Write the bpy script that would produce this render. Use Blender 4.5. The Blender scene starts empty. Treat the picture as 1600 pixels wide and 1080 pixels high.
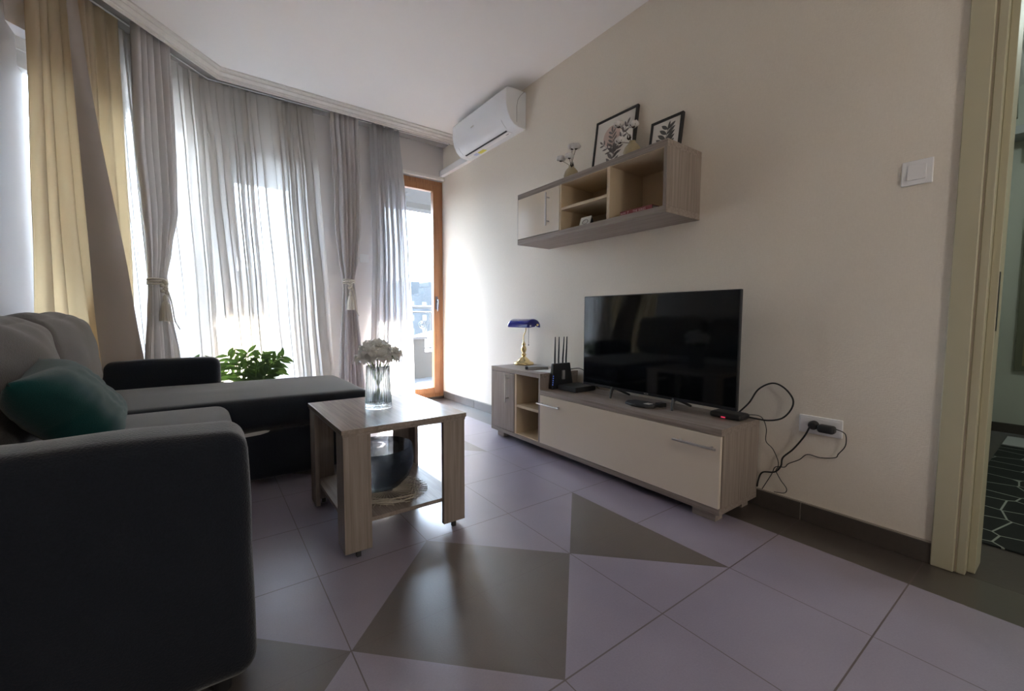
import bpy, bmesh, math, random
from mathutils import Vector, Matrix, noise

# ------------------------------------------------------------------ camera, sky, sun, exposure
scene = bpy.context.scene
col = scene.collection
F_PX = 658.8
yaw, pitch, roll = 0.6299, 0.0671, 0.0043
CAM = Vector((-2.134, 0.0, 0.9))
fwd = Vector((math.sin(yaw)*math.cos(pitch), math.cos(yaw)*math.cos(pitch), -math.sin(pitch)))
rgt = Vector((math.cos(yaw), -math.sin(yaw), 0))
upv = rgt.cross(fwd)
r2 = math.cos(roll)*rgt + math.sin(roll)*upv
u2 = -math.sin(roll)*rgt + math.cos(roll)*upv
cam_data = bpy.data.cameras.new('camera')
cam_data.sensor_width = 36.0
cam_data.lens = 36.0*F_PX/1600.0
cam_data.clip_start = 0.02
cam_data.clip_end = 2000
cam = bpy.data.objects.new('camera', cam_data)
cam.matrix_world = Matrix(((r2.x, u2.x, -fwd.x, CAM.x), (r2.y, u2.y, -fwd.y, CAM.y), (r2.z, u2.z, -fwd.z, CAM.z), (0, 0, 0, 1)))
col.objects.link(cam)
scene.camera = cam

SKY_STRENGTH = 11.5
SUN_STRENGTH = 42.0
SUN_AZ, SUN_EL = math.radians(37), math.radians(36)
world = bpy.data.worlds.new('sky')
scene.world = world
world.use_nodes = True
wn, wl = world.node_tree.nodes, world.node_tree.links
wn.clear()
wo = wn.new('ShaderNodeOutputWorld'); bg = wn.new('ShaderNodeBackground')
tc = wn.new('ShaderNodeTexCoord'); sp = wn.new('ShaderNodeSeparateXYZ'); rp = wn.new('ShaderNodeValToRGB')
rp.color_ramp.elements[0].position = 0.0; rp.color_ramp.elements[0].color = (0.74, 0.86, 0.98, 1)
rp.color_ramp.elements[1].position = 0.8; rp.color_ramp.elements[1].color = (0.50, 0.70, 1.0, 1)
wl.new(tc.outputs['Generated'], sp.inputs[0]); wl.new(sp.outputs['Z'], rp.inputs[0])
wl.new(rp.outputs[0], bg.inputs[0]); bg.inputs[1].default_value = SKY_STRENGTH
wl.new(bg.outputs[0], wo.inputs[0])

def add_light(name, kind, loc, energy, color=(1, 1, 1), size=1.0, size_y=None, direction=None, portal=False):
    L = bpy.data.lights.new(name, kind)
    L.energy = energy; L.color = color
    if kind == 'AREA':
        L.shape = 'RECTANGLE'; L.size = size; L.size_y = size_y or size
        if portal: L.cycles.is_portal = True
    if kind == 'SUN': L.angle = size
    if kind == 'POINT': L.shadow_soft_size = size
    o = bpy.data.objects.new(name, L); col.objects.link(o); o.location = loc
    if direction is not None:
        o.rotation_euler = Vector(direction).to_track_quat('-Z', 'Y').to_euler()
    return o
sun_dir = -Vector((math.sin(SUN_AZ)*math.cos(SUN_EL), math.cos(SUN_AZ)*math.cos(SUN_EL), math.sin(SUN_EL)))
add_light('sun', 'SUN', (4, 12, 8), SUN_STRENGTH, (1.0, 0.93, 0.82), math.radians(0.6), direction=sun_dir)
# sky portals in the window and door openings
add_light('portal_door', 'AREA', (-0.38, 4.5, 1.2), 1, size=1.1, size_y=2.4, direction=(0, -1, 0), portal=True)
add_light('portal_window', 'AREA', (-1.68, 4.5, 1.25), 1, size=0.9, size_y=2.6, direction=(0, -1, 0), portal=True)
add_light('portal_bay', 'AREA', (-2.80, 3.92, 1.25), 1, size=1.5, size_y=2.6, direction=(0.729, -0.684, 0), portal=True)
# strength of the added fill light, unseen behind the camera
ROOM_FILL = 7.0
scene.view_settings.view_transform = 'Standard'
scene.view_settings.look = 'None'
scene.view_settings.exposure = 2.0
scene.view_settings.gamma = 1.0
scene.view_settings.use_curve_mapping = False
cy = scene.cycles
cy.use_denoising = True
cy.denoising_prefilter = 'ACCURATE'
cy.sample_clamp_direct = 30.0
cy.max_bounces = 14; cy.diffuse_bounces = 10; cy.glossy_bounces = 4; cy.transmission_bounces = 8; cy.transparent_max_bounces = 24
cy.sample_clamp_indirect = 8.0
cy.caustics_reflective = False; cy.caustics_refractive = False

# ------------------------------------------------------------------ materials
MATS = {}
def nodes_of(name):
    m = bpy.data.materials.new(name); m.use_nodes = True
    nt = m.node_tree
    b = nt.nodes['Principled BSDF']
    MATS[name] = m
    return m, nt, b
def setin(b, **kw):
    for k, v in kw.items():
        k = k.replace('_', ' ')
        if k in b.inputs:
            b.inputs[k].default_value = v
def plain(name, c, rough=0.5, metal=0.0, bump=0.0, bscale=200.0, var=0.0, vscale=6.0, **kw):
    m, nt, b = nodes_of(name)
    setin(b, Base_Color=(*c, 1), Roughness=rough, Metallic=metal)
    for k, v in kw.items(): setin(b, **{k: v})
    tcn = nt.nodes.new('ShaderNodeTexCoord')
    if bump > 0:
        n = nt.nodes.new('ShaderNodeTexNoise'); n.inputs['Scale'].default_value = bscale; n.inputs['Detail'].default_value = 3
        bp = nt.nodes.new('ShaderNodeBump'); bp.inputs['Strength'].default_value = bump; bp.inputs['Distance'].default_value = 0.004
        nt.links.new(tcn.outputs['Object'], n.inputs['Vector']); nt.links.new(n.outputs[0], bp.inputs['Height']); nt.links.new(bp.outputs[0], b.inputs['Normal'])
    if var > 0:
        n = nt.nodes.new('ShaderNodeTexNoise'); n.inputs['Scale'].default_value = vscale
        mx = nt.nodes.new('ShaderNodeMix'); mx.data_type = 'RGBA'
        mx.inputs[6].default_value = (*[x*(1-var) for x in c], 1); mx.inputs[7].default_value = (*[min(1, x*(1+var)) for x in c], 1)
        nt.links.new(tcn.outputs['Object'], n.inputs['Vector']); nt.links.new(n.outputs[0], mx.inputs[0]); nt.links.new(mx.outputs[2], b.inputs['Base Color'])
    return m
def wood(name, axis, c1, c2, rough=0.45, scale=1.0):
    m, nt, b = nodes_of(name)
    tcn = nt.nodes.new('ShaderNodeTexCoord'); mp = nt.nodes.new('ShaderNodeMapping')
    s = [75*scale]*3; s['xyz'.index(axis)] = 2.2*scale
    mp.inputs['Scale'].default_value = s
    n = nt.nodes.new('ShaderNodeTexNoise'); n.inputs['Scale'].default_value = 1.0; n.inputs['Detail'].default_value = 6; n.inputs['Roughness'].default_value = 0.65
    n.inputs['Distortion'].default_value = 0.3
    cr = nt.nodes.new('ShaderNodeValToRGB')
    cr.color_ramp.elements[0].position = 0.32; cr.color_ramp.elements[0].color = (*c1, 1)
    cr.color_ramp.elements[1].position = 0.66; cr.color_ramp.elements[1].color = (*c2, 1)
    bp = nt.nodes.new('ShaderNodeBump'); bp.inputs['Strength'].default_value = 0.12; bp.inputs['Distance'].default_value = 0.002
    nt.links.new(tcn.outputs['Object'], mp.inputs[0]); nt.links.new(mp.outputs[0], n.inputs['Vector'])
    nt.links.new(n.outputs[0], cr.inputs[0]); nt.links.new(cr.outputs[0], b.inputs['Base Color'])
    nt.links.new(n.outputs[0], bp.inputs['Height']); nt.links.new(bp.outputs[0], b.inputs['Normal'])
    b.inputs['Roughness'].default_value = rough
    return m
def weave(name, c, rough=0.95, sheen=0.3, sc=420.0, bump=0.5, mottle=0.25):
    m, nt, b = nodes_of(name)
    tcn = nt.nodes.new('ShaderNodeTexCoord')
    n = nt.nodes.new('ShaderNodeTexNoise'); n.inputs['Scale'].default_value = sc*0.55; n.inputs['Detail'].default_value = 2
    n2 = nt.nodes.new('ShaderNodeTexNoise'); n2.inputs['Scale'].default_value = 9
    mul = nt.nodes.new('ShaderNodeMath'); mul.operation = 'ADD'
    mx = nt.nodes.new('ShaderNodeMix'); mx.data_type = 'RGBA'
    mx.inputs[6].default_value = (*[x*(1-mottle) for x in c], 1); mx.inputs[7].default_value = (*[x*(1+mottle) for x in c], 1)
    bp = nt.nodes.new('ShaderNodeBump'); bp.inputs['Strength'].default_value = bump; bp.inputs['Distance'].default_value = 0.003
    nt.links.new(tcn.outputs['Object'], n.inputs['Vector']); nt.links.new(tcn.outputs['Object'], n2.inputs['Vector'])
    nt.links.new(n.outputs[0], mx.inputs[0]); nt.links.new(mx.outputs[2], b.inputs['Base Color'])
    nt.links.new(n.outputs[0], bp.inputs['Height']); nt.links.new(bp.outputs[0], b.inputs['Normal'])
    setin(b, Roughness=rough, Sheen_Weight=sheen, Sheen_Roughness=0.4)
    b.inputs['Specular IOR Level'].default_value = 0.2
    return m
def curtain_mat(name, diff, trans, t_trans, t_clear):
    """cloth: diffuse + translucent + some see-through weave"""
    m = bpy.data.materials.new(name); m.use_nodes = True; nt = m.node_tree; nt.nodes.clear(); MATS[name] = m
    o = nt.nodes.new('ShaderNodeOutputMaterial')
    d = nt.nodes.new('ShaderNodeBsdfDiffuse'); t = nt.nodes.new('ShaderNodeBsdfTranslucent'); c = nt.nodes.new('ShaderNodeBsdfTransparent')
    d.inputs[0].default_value = (*diff, 1); t.inputs[0].default_value = (*trans, 1); c.inputs[0].default_value = (1, 1, 1, 1)
    m1 = nt.nodes.new('ShaderNodeMixShader'); m1.inputs[0].default_value = t_trans
    nt.links.new(d.outputs[0], m1.inputs[1]); nt.links.new(t.outputs[0], m1.inputs[2])
    tcn = nt.nodes.new('ShaderNodeTexCoord'); n = nt.nodes.new('ShaderNodeTexNoise'); n.inputs['Scale'].default_value = 350
    bp = nt.nodes.new('ShaderNodeBump'); bp.inputs['Strength'].default_value = 0.25; bp.inputs['Distance'].default_value = 0.002
    nt.links.new(tcn.outputs['Object'], n.inputs['Vector']); nt.links.new(n.outputs[0], bp.inputs['Height']); nt.links.new(bp.outputs[0], d.inputs['Normal'])
    if t_clear > 0:
        m2 = nt.nodes.new('ShaderNodeMixShader'); m2.inputs[0].default_value = t_clear
        nt.links.new(m1.outputs[0], m2.inputs[1]); nt.links.new(c.outputs[0], m2.inputs[2]); nt.links.new(m2.outputs[0], o.inputs[0])
    else:
        nt.links.new(m1.outputs[0], o.inputs[0])
    return m
def pane_mat(name, tint=(1, 1, 1)):
    m = bpy.data.materials.new(name); m.use_nodes = True; nt = m.node_tree; nt.nodes.clear(); MATS[name] = m
    o = nt.nodes.new('ShaderNodeOutputMaterial'); g = nt.nodes.new('ShaderNodeBsdfGlossy'); c = nt.nodes.new('ShaderNodeBsdfTransparent')
    g.inputs['Roughness'].default_value = 0.0; c.inputs[0].default_value = (*tint, 1)
    # Schlick reflectance, the same from both sides of the thin pane
    lw = nt.nodes.new('ShaderNodeLayerWeight'); pw = nt.nodes.new('ShaderNodeMath'); pw.operation = 'POWER'; pw.inputs[1].default_value = 5.0
    fr = nt.nodes.new('ShaderNodeMath'); fr.operation = 'MULTIPLY_ADD'; fr.inputs[1].default_value = 0.92; fr.inputs[2].default_value = 0.04
    nt.links.new(lw.outputs['Facing'], pw.inputs[0]); nt.links.new(pw.outputs[0], fr.inputs[0]); mx = nt.nodes.new('ShaderNodeMixShader')
    nt.links.new(fr.outputs[0], mx.inputs[0]); nt.links.new(c.outputs[0], mx.inputs[1]); nt.links.new(g.outputs[0], mx.inputs[2]); nt.links.new(mx.outputs[0], o.inputs[0])
    return m

M = MATS
# wallpaper with a fine woven relief
m, nt, b = nodes_of('wallpaper')
tcn = nt.nodes.new('ShaderNodeTexCoord')
mp = nt.nodes.new('ShaderNodeMapping'); mp.inputs['Scale'].default_value = (90, 90, 260)
n = nt.nodes.new('ShaderNodeTexNoise'); n.inputs['Scale'].default_value = 1.0; n.inputs['Detail'].default_value = 4
mp2 = nt.nodes.new('ShaderNodeMapping'); mp2.inputs['Scale'].default_value = (260, 260, 60)
n2 = nt.nodes.new('ShaderNodeTexNoise'); n2.inputs['Scale'].default_value = 1.0; n2.inputs['Detail'].default_value = 4
ad = nt.nodes.new('ShaderNodeMath'); ad.operation = 'ADD'
mx = nt.nodes.new('ShaderNodeMix'); mx.data_type = 'RGBA'; mx.inputs[6].default_value = (0.69, 0.63, 0.54, 1); mx.inputs[7].default_value = (0.82, 0.765, 0.67, 1)
hf = nt.nodes.new('ShaderNodeMath'); hf.operation = 'MULTIPLY'; hf.inputs[1].default_value = 0.5
bp = nt.nodes.new('ShaderNodeBump'); bp.inputs['Strength'].default_value = 0.35; bp.inputs['Distance'].default_value = 0.002
for a_, b_ in ((tcn.outputs['Object'], mp.inputs[0]), (mp.outputs[0], n.inputs['Vector']), (tcn.outputs['Object'], mp2.inputs[0]), (mp2.outputs[0], n2.inputs['Vector']),
               (n.outputs[0], ad.inputs[0]), (n2.outputs[0], ad.inputs[1]), (ad.outputs[0], hf.inputs[0]), (hf.outputs[0], mx.inputs[0]), (mx.outputs[2], b.inputs['Base Color']),
               (ad.outputs[0], bp.inputs['Height']), (bp.outputs[0], b.inputs['Normal'])): nt.links.new(a_, b_)
b.inputs['Roughness'].default_value = 0.75
b.inputs['Specular IOR Level'].default_value = 0.3
plain('ceiling_paint', (0.88, 0.86, 0.84), 0.8, bump=0.05, bscale=60)
plain('white_paint', (0.78, 0.76, 0.73), 0.55, bump=0.03, bscale=80)
plain('casing_paint', (0.46, 0.43, 0.30), 0.45, bump=0.03, bscale=40)
plain('cornice_wood', (0.72, 0.70, 0.66), 0.5, var=0.08, vscale=30)
plain('far_wall_paint', (0.74, 0.71, 0.70), 0.8, bump=0.15, bscale=220)
plain('hall_paint', (0.55, 0.56, 0.50), 0.8, bump=0.1)
plain('base_tile', (0.070, 0.058, 0.050), 0.45, bump=0.2, bscale=260, var=0.15, vscale=40)
plain('grout', (0.35, 0.31, 0.27), 0.9)
plain('white_plastic', (0.80, 0.80, 0.80), 0.3)
plain('ac_plastic', (0.80, 0.82, 0.84), 0.22)
plain('dark_plastic', (0.012, 0.013, 0.016), 0.35)
plain('black_plastic', (0.02, 0.02, 0.022), 0.5)
plain('black_frame', (0.018, 0.017, 0.016), 0.4)
plain('cable_rubber', (0.012, 0.012, 0.012), 0.6)
plain('metal', (0.62, 0.60, 0.58), 0.28, 1.0)
plain('dark_metal', (0.12, 0.12, 0.14), 0.35, 1.0)
plain('brass', (0.85, 0.68, 0.36), 0.16, 1.0)
plain('blue_glass', (0.015, 0.02, 0.22), 0.08, Coat_Weight=0.6)
plain('shade_inside', (0.75, 0.78, 0.8), 0.4)
plain('screen', (0.004, 0.005, 0.006), 0.06, Specular_IOR_Level=0.5)
plain('paper', (0.78, 0.78, 0.76), 0.7)
plain('print_paper', (0.72, 0.69, 0.63), 0.35)
plain('print_disc', (0.56, 0.42, 0.36), 0.5)
plain('print_leaf', (0.11, 0.105, 0.10), 0.6)
plain('print_leaf_light', (0.17, 0.155, 0.15), 0.6)
plain('book_red', (0.20, 0.02, 0.025), 0.5)
plain('book_letters', (0.62, 0.40, 0.40), 0.6)
plain('birch', (0.62, 0.50, 0.34), 0.5, var=0.06, vscale=14)
plain('cream_gloss', (0.76, 0.67, 0.545), 0.14, Coat_Weight=0.3)
wood('ash_x', 'x', (0.215, 0.175, 0.15), (0.36, 0.305, 0.265))
wood('ash_y', 'y', (0.215, 0.175, 0.15), (0.36, 0.305, 0.265))
wood('ash_z', 'z', (0.215, 0.175, 0.15), (0.36, 0.305, 0.265))
wood('ash_gloss', 'y', (0.22, 0.18, 0.15), (0.36, 0.305, 0.26), rough=0.26)
wood('door_wood', 'z', (0.28, 0.12, 0.05), (0.42, 0.20, 0.09), rough=0.35)
weave('sofa_cloth', (0.013, 0.016, 0.023), sheen=0.45)
weave('cushion_cloth', (0.12, 0.108, 0.10), sheen=0.3)
weave('teal_cloth', (0.006, 0.050, 0.050), sheen=0.25, sc=700, bump=0.3)
curtain_mat('sheer', (0.80, 0.77, 0.73), (0.48, 0.465, 0.44), 0.5, 0.080)
curtain_mat('sheer_cool', (0.76, 0.77, 0.80), (0.46, 0.46, 0.47), 0.5, 0.030)
curtain_mat('drape', (0.55, 0.49, 0.40), (0.62, 0.455, 0.25), 0.52, 0.0)
curtain_mat('drape_grey', (0.62, 0.60, 0.60), (0.45, 0.41, 0.37), 0.18, 0.0)
curtain_mat('drape_hem', (0.36, 0.32, 0.29), (0.40, 0.33, 0.26), 0.12, 0.0)
curtain_mat('petal', (0.93, 0.93, 0.92), (0.93, 0.94, 0.93), 0.55, 0.0)
plain('rope', (0.66, 0.63, 0.55), 0.8, bump=0.6, bscale=300)
pane_mat('pane'); 
def glass_mat(name, c, clear, clear_c, rough=0.02):
    m = bpy.data.materials.new(name); m.use_nodes = True; nt = m.node_tree; nt.nodes.clear(); MATS[name] = m
    o = nt.nodes.new('ShaderNodeOutputMaterial'); g = nt.nodes.new('ShaderNodeBsdfGlass'); t = nt.nodes.new('ShaderNodeBsdfTransparent'); mx = nt.nodes.new('ShaderNodeMixShader')
    g.inputs['Color'].default_value = (*c, 1); g.inputs['Roughness'].default_value = rough; g.inputs['IOR'].default_value = 1.45; t.inputs[0].default_value = (*clear_c, 1)
    mx.inputs[0].default_value = clear; nt.links.new(g.outputs[0], mx.inputs[1]); nt.links.new(t.outputs[0], mx.inputs[2]); nt.links.new(mx.outputs[0], o.inputs[0])
    return m
glass_mat('ribbed_glass', (0.95, 0.99, 1.0), 0.35, (0.97, 0.99, 1.0))
glass_mat('smoked_glass', (0.50, 0.53, 0.56), 0.55, (0.60, 0.625, 0.65), 0.03)
plain('leaf', (0.06, 0.16, 0.035), 0.4, var=0.3, vscale=30)
curtain_mat('leaf_blade', (0.085, 0.13, 0.075), (0.11, 0.20, 0.04), 0.35, 0.0)
plain('stem_green', (0.16, 0.26, 0.07), 0.5)
plain('twig', (0.10, 0.07, 0.045), 0.8)
plain('cotton', (0.72, 0.69, 0.66), 0.95, bump=0.8, bscale=90)
plain('calyx', (0.045, 0.03, 0.022), 0.8)
plain('stoneware', (0.40, 0.33, 0.20), 0.5, var=0.15, vscale=50)
plain('pot', (0.30, 0.20, 0.14), 0.7)
plain('soil', (0.03, 0.022, 0.016), 1.0, bump=1, bscale=80)
plain('doily_thread', (0.55, 0.50, 0.43), 0.6)
plain('sticker', (0.70, 0.66, 0.10), 0.5)
plain('sticker_blue', (0.45, 0.50, 0.70), 0.5)
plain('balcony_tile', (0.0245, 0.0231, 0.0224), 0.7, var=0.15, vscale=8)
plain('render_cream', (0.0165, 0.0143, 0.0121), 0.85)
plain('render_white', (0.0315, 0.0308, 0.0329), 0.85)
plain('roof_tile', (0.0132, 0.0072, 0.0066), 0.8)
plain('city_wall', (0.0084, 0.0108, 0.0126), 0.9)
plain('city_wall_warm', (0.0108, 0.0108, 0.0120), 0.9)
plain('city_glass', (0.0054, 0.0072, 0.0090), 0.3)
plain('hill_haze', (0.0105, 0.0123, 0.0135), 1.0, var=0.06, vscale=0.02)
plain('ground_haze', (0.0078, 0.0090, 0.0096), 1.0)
plain('iron', (0.006, 0.007, 0.008), 0.5)
plain('olive_board', (0.16, 0.16, 0.11), 0.5)
plain('mat_grey', (0.45, 0.46, 0.46), 0.9)
plain('oak_panel', (0.30, 0.26, 0.14), 0.5)

# floor tiles: pale lilac-grey squares with a star of dark triangles, dark border along the wall
TS, TX, TY = 0.40419, -0.63306, 0.71982
m, nt, b = nodes_of('floor_tiles')
N = nt.nodes.new; Lk = nt.links.new
def mth(op, a, bb=None, c=None):
    q = N('ShaderNodeMath'); q.operation = op
    for i, v in enumerate((a, bb, c)):
        if v is None: continue
        if isinstance(v, (int, float)): q.inputs[i].default_value = v
        else: Lk(v, q.inputs[i])
    return q.outputs[0]
tcn = N('ShaderNodeTexCoord'); sx = N('ShaderNodeSeparateXYZ'); Lk(tcn.outputs['Object'], sx.inputs[0])
X, Y = sx.outputs['X'], sx.outputs['Y']
iu = mth('DIVIDE', mth('SUBTRACT', TX, X), TS)           # column coordinate, grows away from the wall
jv = mth('DIVIDE', mth('SUBTRACT', Y, TY), TS)
u = mth('SUBTRACT', iu, 2.0)
v = mth('SUBTRACT', mth('FLOORED_MODULO', mth('ADD', mth('SUBTRACT', jv, 1.0), 2.0), 4.0), 2.0)
au, av = mth('ABSOLUTE', u), mth('ABSOLUTE', v)
dark1 = mth('LESS_THAN', av, mth('ABSOLUTE', mth('SUBTRACT', au, 1.0)))
dark1 = mth('MULTIPLY', dark1, mth('LESS_THAN', au, 2.0))
border = mth('GREATER_THAN', X, TX + TS)
dark = mth('MAXIMUM', dark1, border)
def line(c, w):
    f = mth('FRACT', mth('ADD', c, 0.5)); return mth('LESS_THAN', mth('ABSOLUTE', mth('SUBTRACT', f, 0.5)), w)
gl = mth('MAXIMUM', line(jv, 0.0055), line(iu, 0.0040))
edge = mth('MULTIPLY', mth('LESS_THAN', mth('ABSOLUTE', mth('SUBTRACT', av, mth('ABSOLUTE', mth('SUBTRACT', au, 1.0)))), 0.006), mth('LESS_THAN', au, 2.0))
n1 = N('ShaderNodeTexNoise'); n1.inputs['Scale'].default_value = 3.5; n1.inputs['Detail'].default_value = 5; Lk(tcn.outputs['Object'], n1.inputs['Vector'])
n2 = N('ShaderNodeTexNoise'); n2.inputs['Scale'].default_value = 190; n2.inputs['Detail'].default_value = 3; Lk(tcn.outputs['Object'], n2.inputs['Vector'])
nm = mth('ADD', mth('MULTIPLY', n1.outputs[0], 0.6), mth('MULTIPLY', n2.outputs[0], 0.4))
lt = N('ShaderNodeMix'); lt.data_type = 'RGBA'; lt.inputs[6].default_value = (0.195, 0.172, 0.225, 1); lt.inputs[7].default_value = (0.365, 0.33, 0.42, 1); Lk(nm, lt.inputs[0])
dk = N('ShaderNodeMix'); dk.data_type = 'RGBA'; dk.inputs[6].default_value = (0.065, 0.053, 0.047, 1); dk.inputs[7].default_value = (0.155, 0.128, 0.115, 1); Lk(nm, dk.inputs[0])
c0 = N('ShaderNodeMix'); c0.data_type = 'RGBA'; Lk(dark, c0.inputs[0]); Lk(lt.outputs[2], c0.inputs[6]); Lk(dk.outputs[2], c0.inputs[7])
c1 = N('ShaderNodeMix'); c1.data_type = 'RGBA'; Lk(border, c1.inputs[0]); Lk(c0.outputs[2], c1.inputs[6]); c1.inputs[7].default_value = (0.062, 0.050, 0.044, 1)
c2 = N('ShaderNodeMix'); c2.data_type = 'RGBA'; Lk(gl, c2.inputs[0]); Lk(c1.outputs[2], c2.inputs[6]); c2.inputs[7].default_value = (0.10, 0.075, 0.07, 1)
Lk(c2.outputs[2], b.inputs['Base Color'])
b.inputs['Roughness'].default_value = 0.34
b.inputs['Coat Weight'].default_value = 0.5
b.inputs['Coat Roughness'].default_value = 0.30
b.inputs['Specular IOR Level'].default_value = 1.0
hgt = mth('SUBTRACT', mth('MULTIPLY', n2.outputs[0], 0.35), mth('MAXIMUM', mth('MULTIPLY', gl, 1.2), mth('MULTIPLY', edge, 0.5)))
bp = N('ShaderNodeBump'); bp.inputs['Strength'].default_value = 0.32; bp.inputs['Distance'].default_value = 0.003; Lk(hgt, bp.inputs['Height']); Lk(bp.outputs[0], b.inputs['Normal'])

# hallway rug: black with thin pale lattice
m, nt, b = nodes_of('lattice_rug')
N = nt.nodes.new; Lk = nt.links.new
tcn = N('ShaderNodeTexCoord'); br = N('ShaderNodeTexVoronoi'); br.feature = 'DISTANCE_TO_EDGE'; br.inputs['Scale'].default_value = 6.0; br.inputs['Randomness'].default_value = 0.55
Lk(tcn.outputs['Object'], br.inputs['Vector'])
lsn = mth('LESS_THAN', br.outputs[0], 0.02)
mx = N('ShaderNodeMix'); mx.data_type = 'RGBA'; Lk(lsn, mx.inputs[0]); mx.inputs[6].default_value = (0.008, 0.011, 0.010, 1); mx.inputs[7].default_value = (0.30, 0.32, 0.28, 1)
Lk(mx.outputs[2], b.inputs['Base Color']); b.inputs['Roughness'].default_value = 0.95

plain('shade_grey', (0.30, 0.285, 0.27), 0.8)  # dark tone in place of the shade behind the cornice
plain('left_wall_paint', (0.42, 0.385, 0.36), 0.85)
# ------------------------------------------------------------------ mesh helpers
WORLD = {}
class MB:
    def __init__(s): s.v = []; s.f = []
    def add(s, vs, fs):
        o = len(s.v); s.v += [tuple(x) for x in vs]; s.f += [tuple(i+o for i in f) for f in fs]; return s
    def box(s, a, b_, T=None):
        x0, y0, z0 = a; x1, y1, z1 = b_
        vs = [Vector(p) for p in ((x0,y0,z0),(x1,y0,z0),(x1,y1,z0),(x0,y1,z0),(x0,y0,z1),(x1,y0,z1),(x1,y1,z1),(x0,y1,z1))]
        if T: vs = [T @ q for q in vs]
        return s.add(vs, [(0,3,2,1),(4,5,6,7),(0,1,5,4),(1,2,6,5),(2,3,7,6),(3,0,4,7)])
    def tube(s, pts, r, n=8, cap=True):
        pts = [Vector(p) for p in pts]; rr = r if isinstance(r, (list, tuple)) else [r]*len(pts)
        vs = []; fs = []; prev = None
        for i, p in enumerate(pts):
            t = (pts[min(i+1, len(pts)-1)] - pts[max(i-1, 0)]).normalized()
            if prev is None:
                a = Vector((0, 0, 1)) if abs(t.z) < 0.9 else Vector((1, 0, 0)); nx = t.cross(a).normalized()
            else:
                nx = (prev - t*prev.dot(t)).normalized()
            prev = nx; ny = t.cross(nx)
            for k in range(n):
                an = 2*math.pi*k/n; vs.append(p + (nx*math.cos(an) + ny*math.sin(an))*rr[i])
        for i in range(len(pts)-1):
            for k in range(n): fs.append((i*n+k, i*n+(k+1) % n, (i+1)*n+(k+1) % n, (i+1)*n+k))
        if cap: fs.append(tuple(range(n))[::-1]); fs.append(tuple(range((len(pts)-1)*n, len(pts)*n)))
        return s.add(vs, fs)
    def lathe(s, prof, c, n=32, ribs=0, rib_amp=0.0, axis='z'):
        vs = []; fs = []
        for (r, z) in prof:
            for k in range(n):
                a = 2*math.pi*k/n; R = r*(1 + (rib_amp*math.cos(ribs*a) if ribs else 0))
                q = (R*math.cos(a), R*math.sin(a), z)
                if axis == 'y': q = (q[0], q[2], q[1])
                if axis == 'x': q = (q[2], q[0], q[1])
                vs.append((c[0]+q[0], c[1]+q[1], c[2]+q[2]))
        for i in range(len(prof)-1):
            for k in range(n): fs.append((i*n+k, i*n+(k+1) % n, (i+1)*n+(k+1) % n, (i+1)*n+k))
        if prof[0][0] > 1e-5: fs.append(tuple(range(n))[::-1])
        if prof[-1][0] > 1e-5: fs.append(tuple(range((len(prof)-1)*n, len(prof)*n)))
        return s.add(vs, fs)
    def grid(s, fn, nu, nv, flip=False):
        vs = [fn(i/nu, j/nv) for j in range(nv+1) for i in range(nu+1)]
        fs = []
        for j in range(nv):
            for i in range(nu):
                a = j*(nu+1)+i; f = (a, a+1, a+nu+2, a+nu+1); fs.append(f[::-1] if flip else f)
        return s.add(vs, fs)
    def ball(s, c, r, n=10, m_=8, sc=(1, 1, 1), nz=0.0, seed=0):
        vs = []; fs = []
        for j in range(m_+1):
            th = math.pi*j/m_
            for k in range(n):
                a = 2*math.pi*k/n; d = Vector((math.sin(th)*math.cos(a), math.sin(th)*math.sin(a), math.cos(th)))
                R = r*(1 + nz*noise.noise(d*2.3 + Vector((seed*7.1, seed*3.3, 0))))
                vs.append((c[0]+d.x*R*sc[0], c[1]+d.y*R*sc[1], c[2]+d.z*R*sc[2]))
        for j in range(m_):
            for k in range(n): fs.append((j*n+k, (j+1)*n+k, (j+1)*n+(k+1) % n, j*n+(k+1) % n))
        return s.add(vs, fs)
    def prism(s, poly, a, b_, axis):
        """poly (p,q) pairs extruded from a to b along axis"""
        def P(p, q, t): return {'x': (t, p, q), 'y': (p, t, q), 'z': (p, q, t)}[axis]
        n = len(poly); vs = [P(p, q, a) for p, q in poly] + [P(p, q, b_) for p, q in poly]
        fs = [tuple(range(n))[::-1], tuple(range(n, 2*n))] + [(k, (k+1) % n, n+(k+1) % n, n+k) for k in range(n)]
        return s.add(vs, fs)
    def build(s, name, mat, parent=None, smooth=False, bevel=0.0, seg=2, merge=False):
        me = bpy.data.meshes.new(name); o = bpy.data.objects.new(name, me); col.objects.link(o)
        if parent is not None: base = WORLD[parent.name]
        elif s.v:
            xs = [q[0] for q in s.v]; ys = [q[1] for q in s.v]; zs = [q[2] for q in s.v]
            base = Vector(((min(xs)+max(xs))/2, (min(ys)+max(ys))/2, min(zs)))
            if name in ('floor', 'floor_hall'): base = Vector((0, 0, 0))
            o.location = base
        me.from_pydata([(Vector(q)-base) for q in s.v], [], s.f)
        bm = bmesh.new(); bm.from_mesh(me)
        if merge: bmesh.ops.remove_doubles(bm, verts=bm.verts, dist=1e-5)
        bmesh.ops.recalc_face_normals(bm, faces=bm.faces); bm.to_mesh(me); bm.free()
        me.materials.append(M[mat] if isinstance(mat, str) else mat)
        if smooth:
            for p in me.polygons: p.use_smooth = True
            if smooth == 'auto':
                me.set_sharp_from_angle(angle=math.radians(40))
        if bevel > 0:
            bv = o.modifiers.new('bevel', 'BEVEL'); bv.width = bevel; bv.segments = seg; bv.limit_method = 'ANGLE'; bv.harden_normals = True
            for p in me.polygons: p.use_smooth = True
            me.set_sharp_from_angle(angle=math.radians(40))
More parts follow.
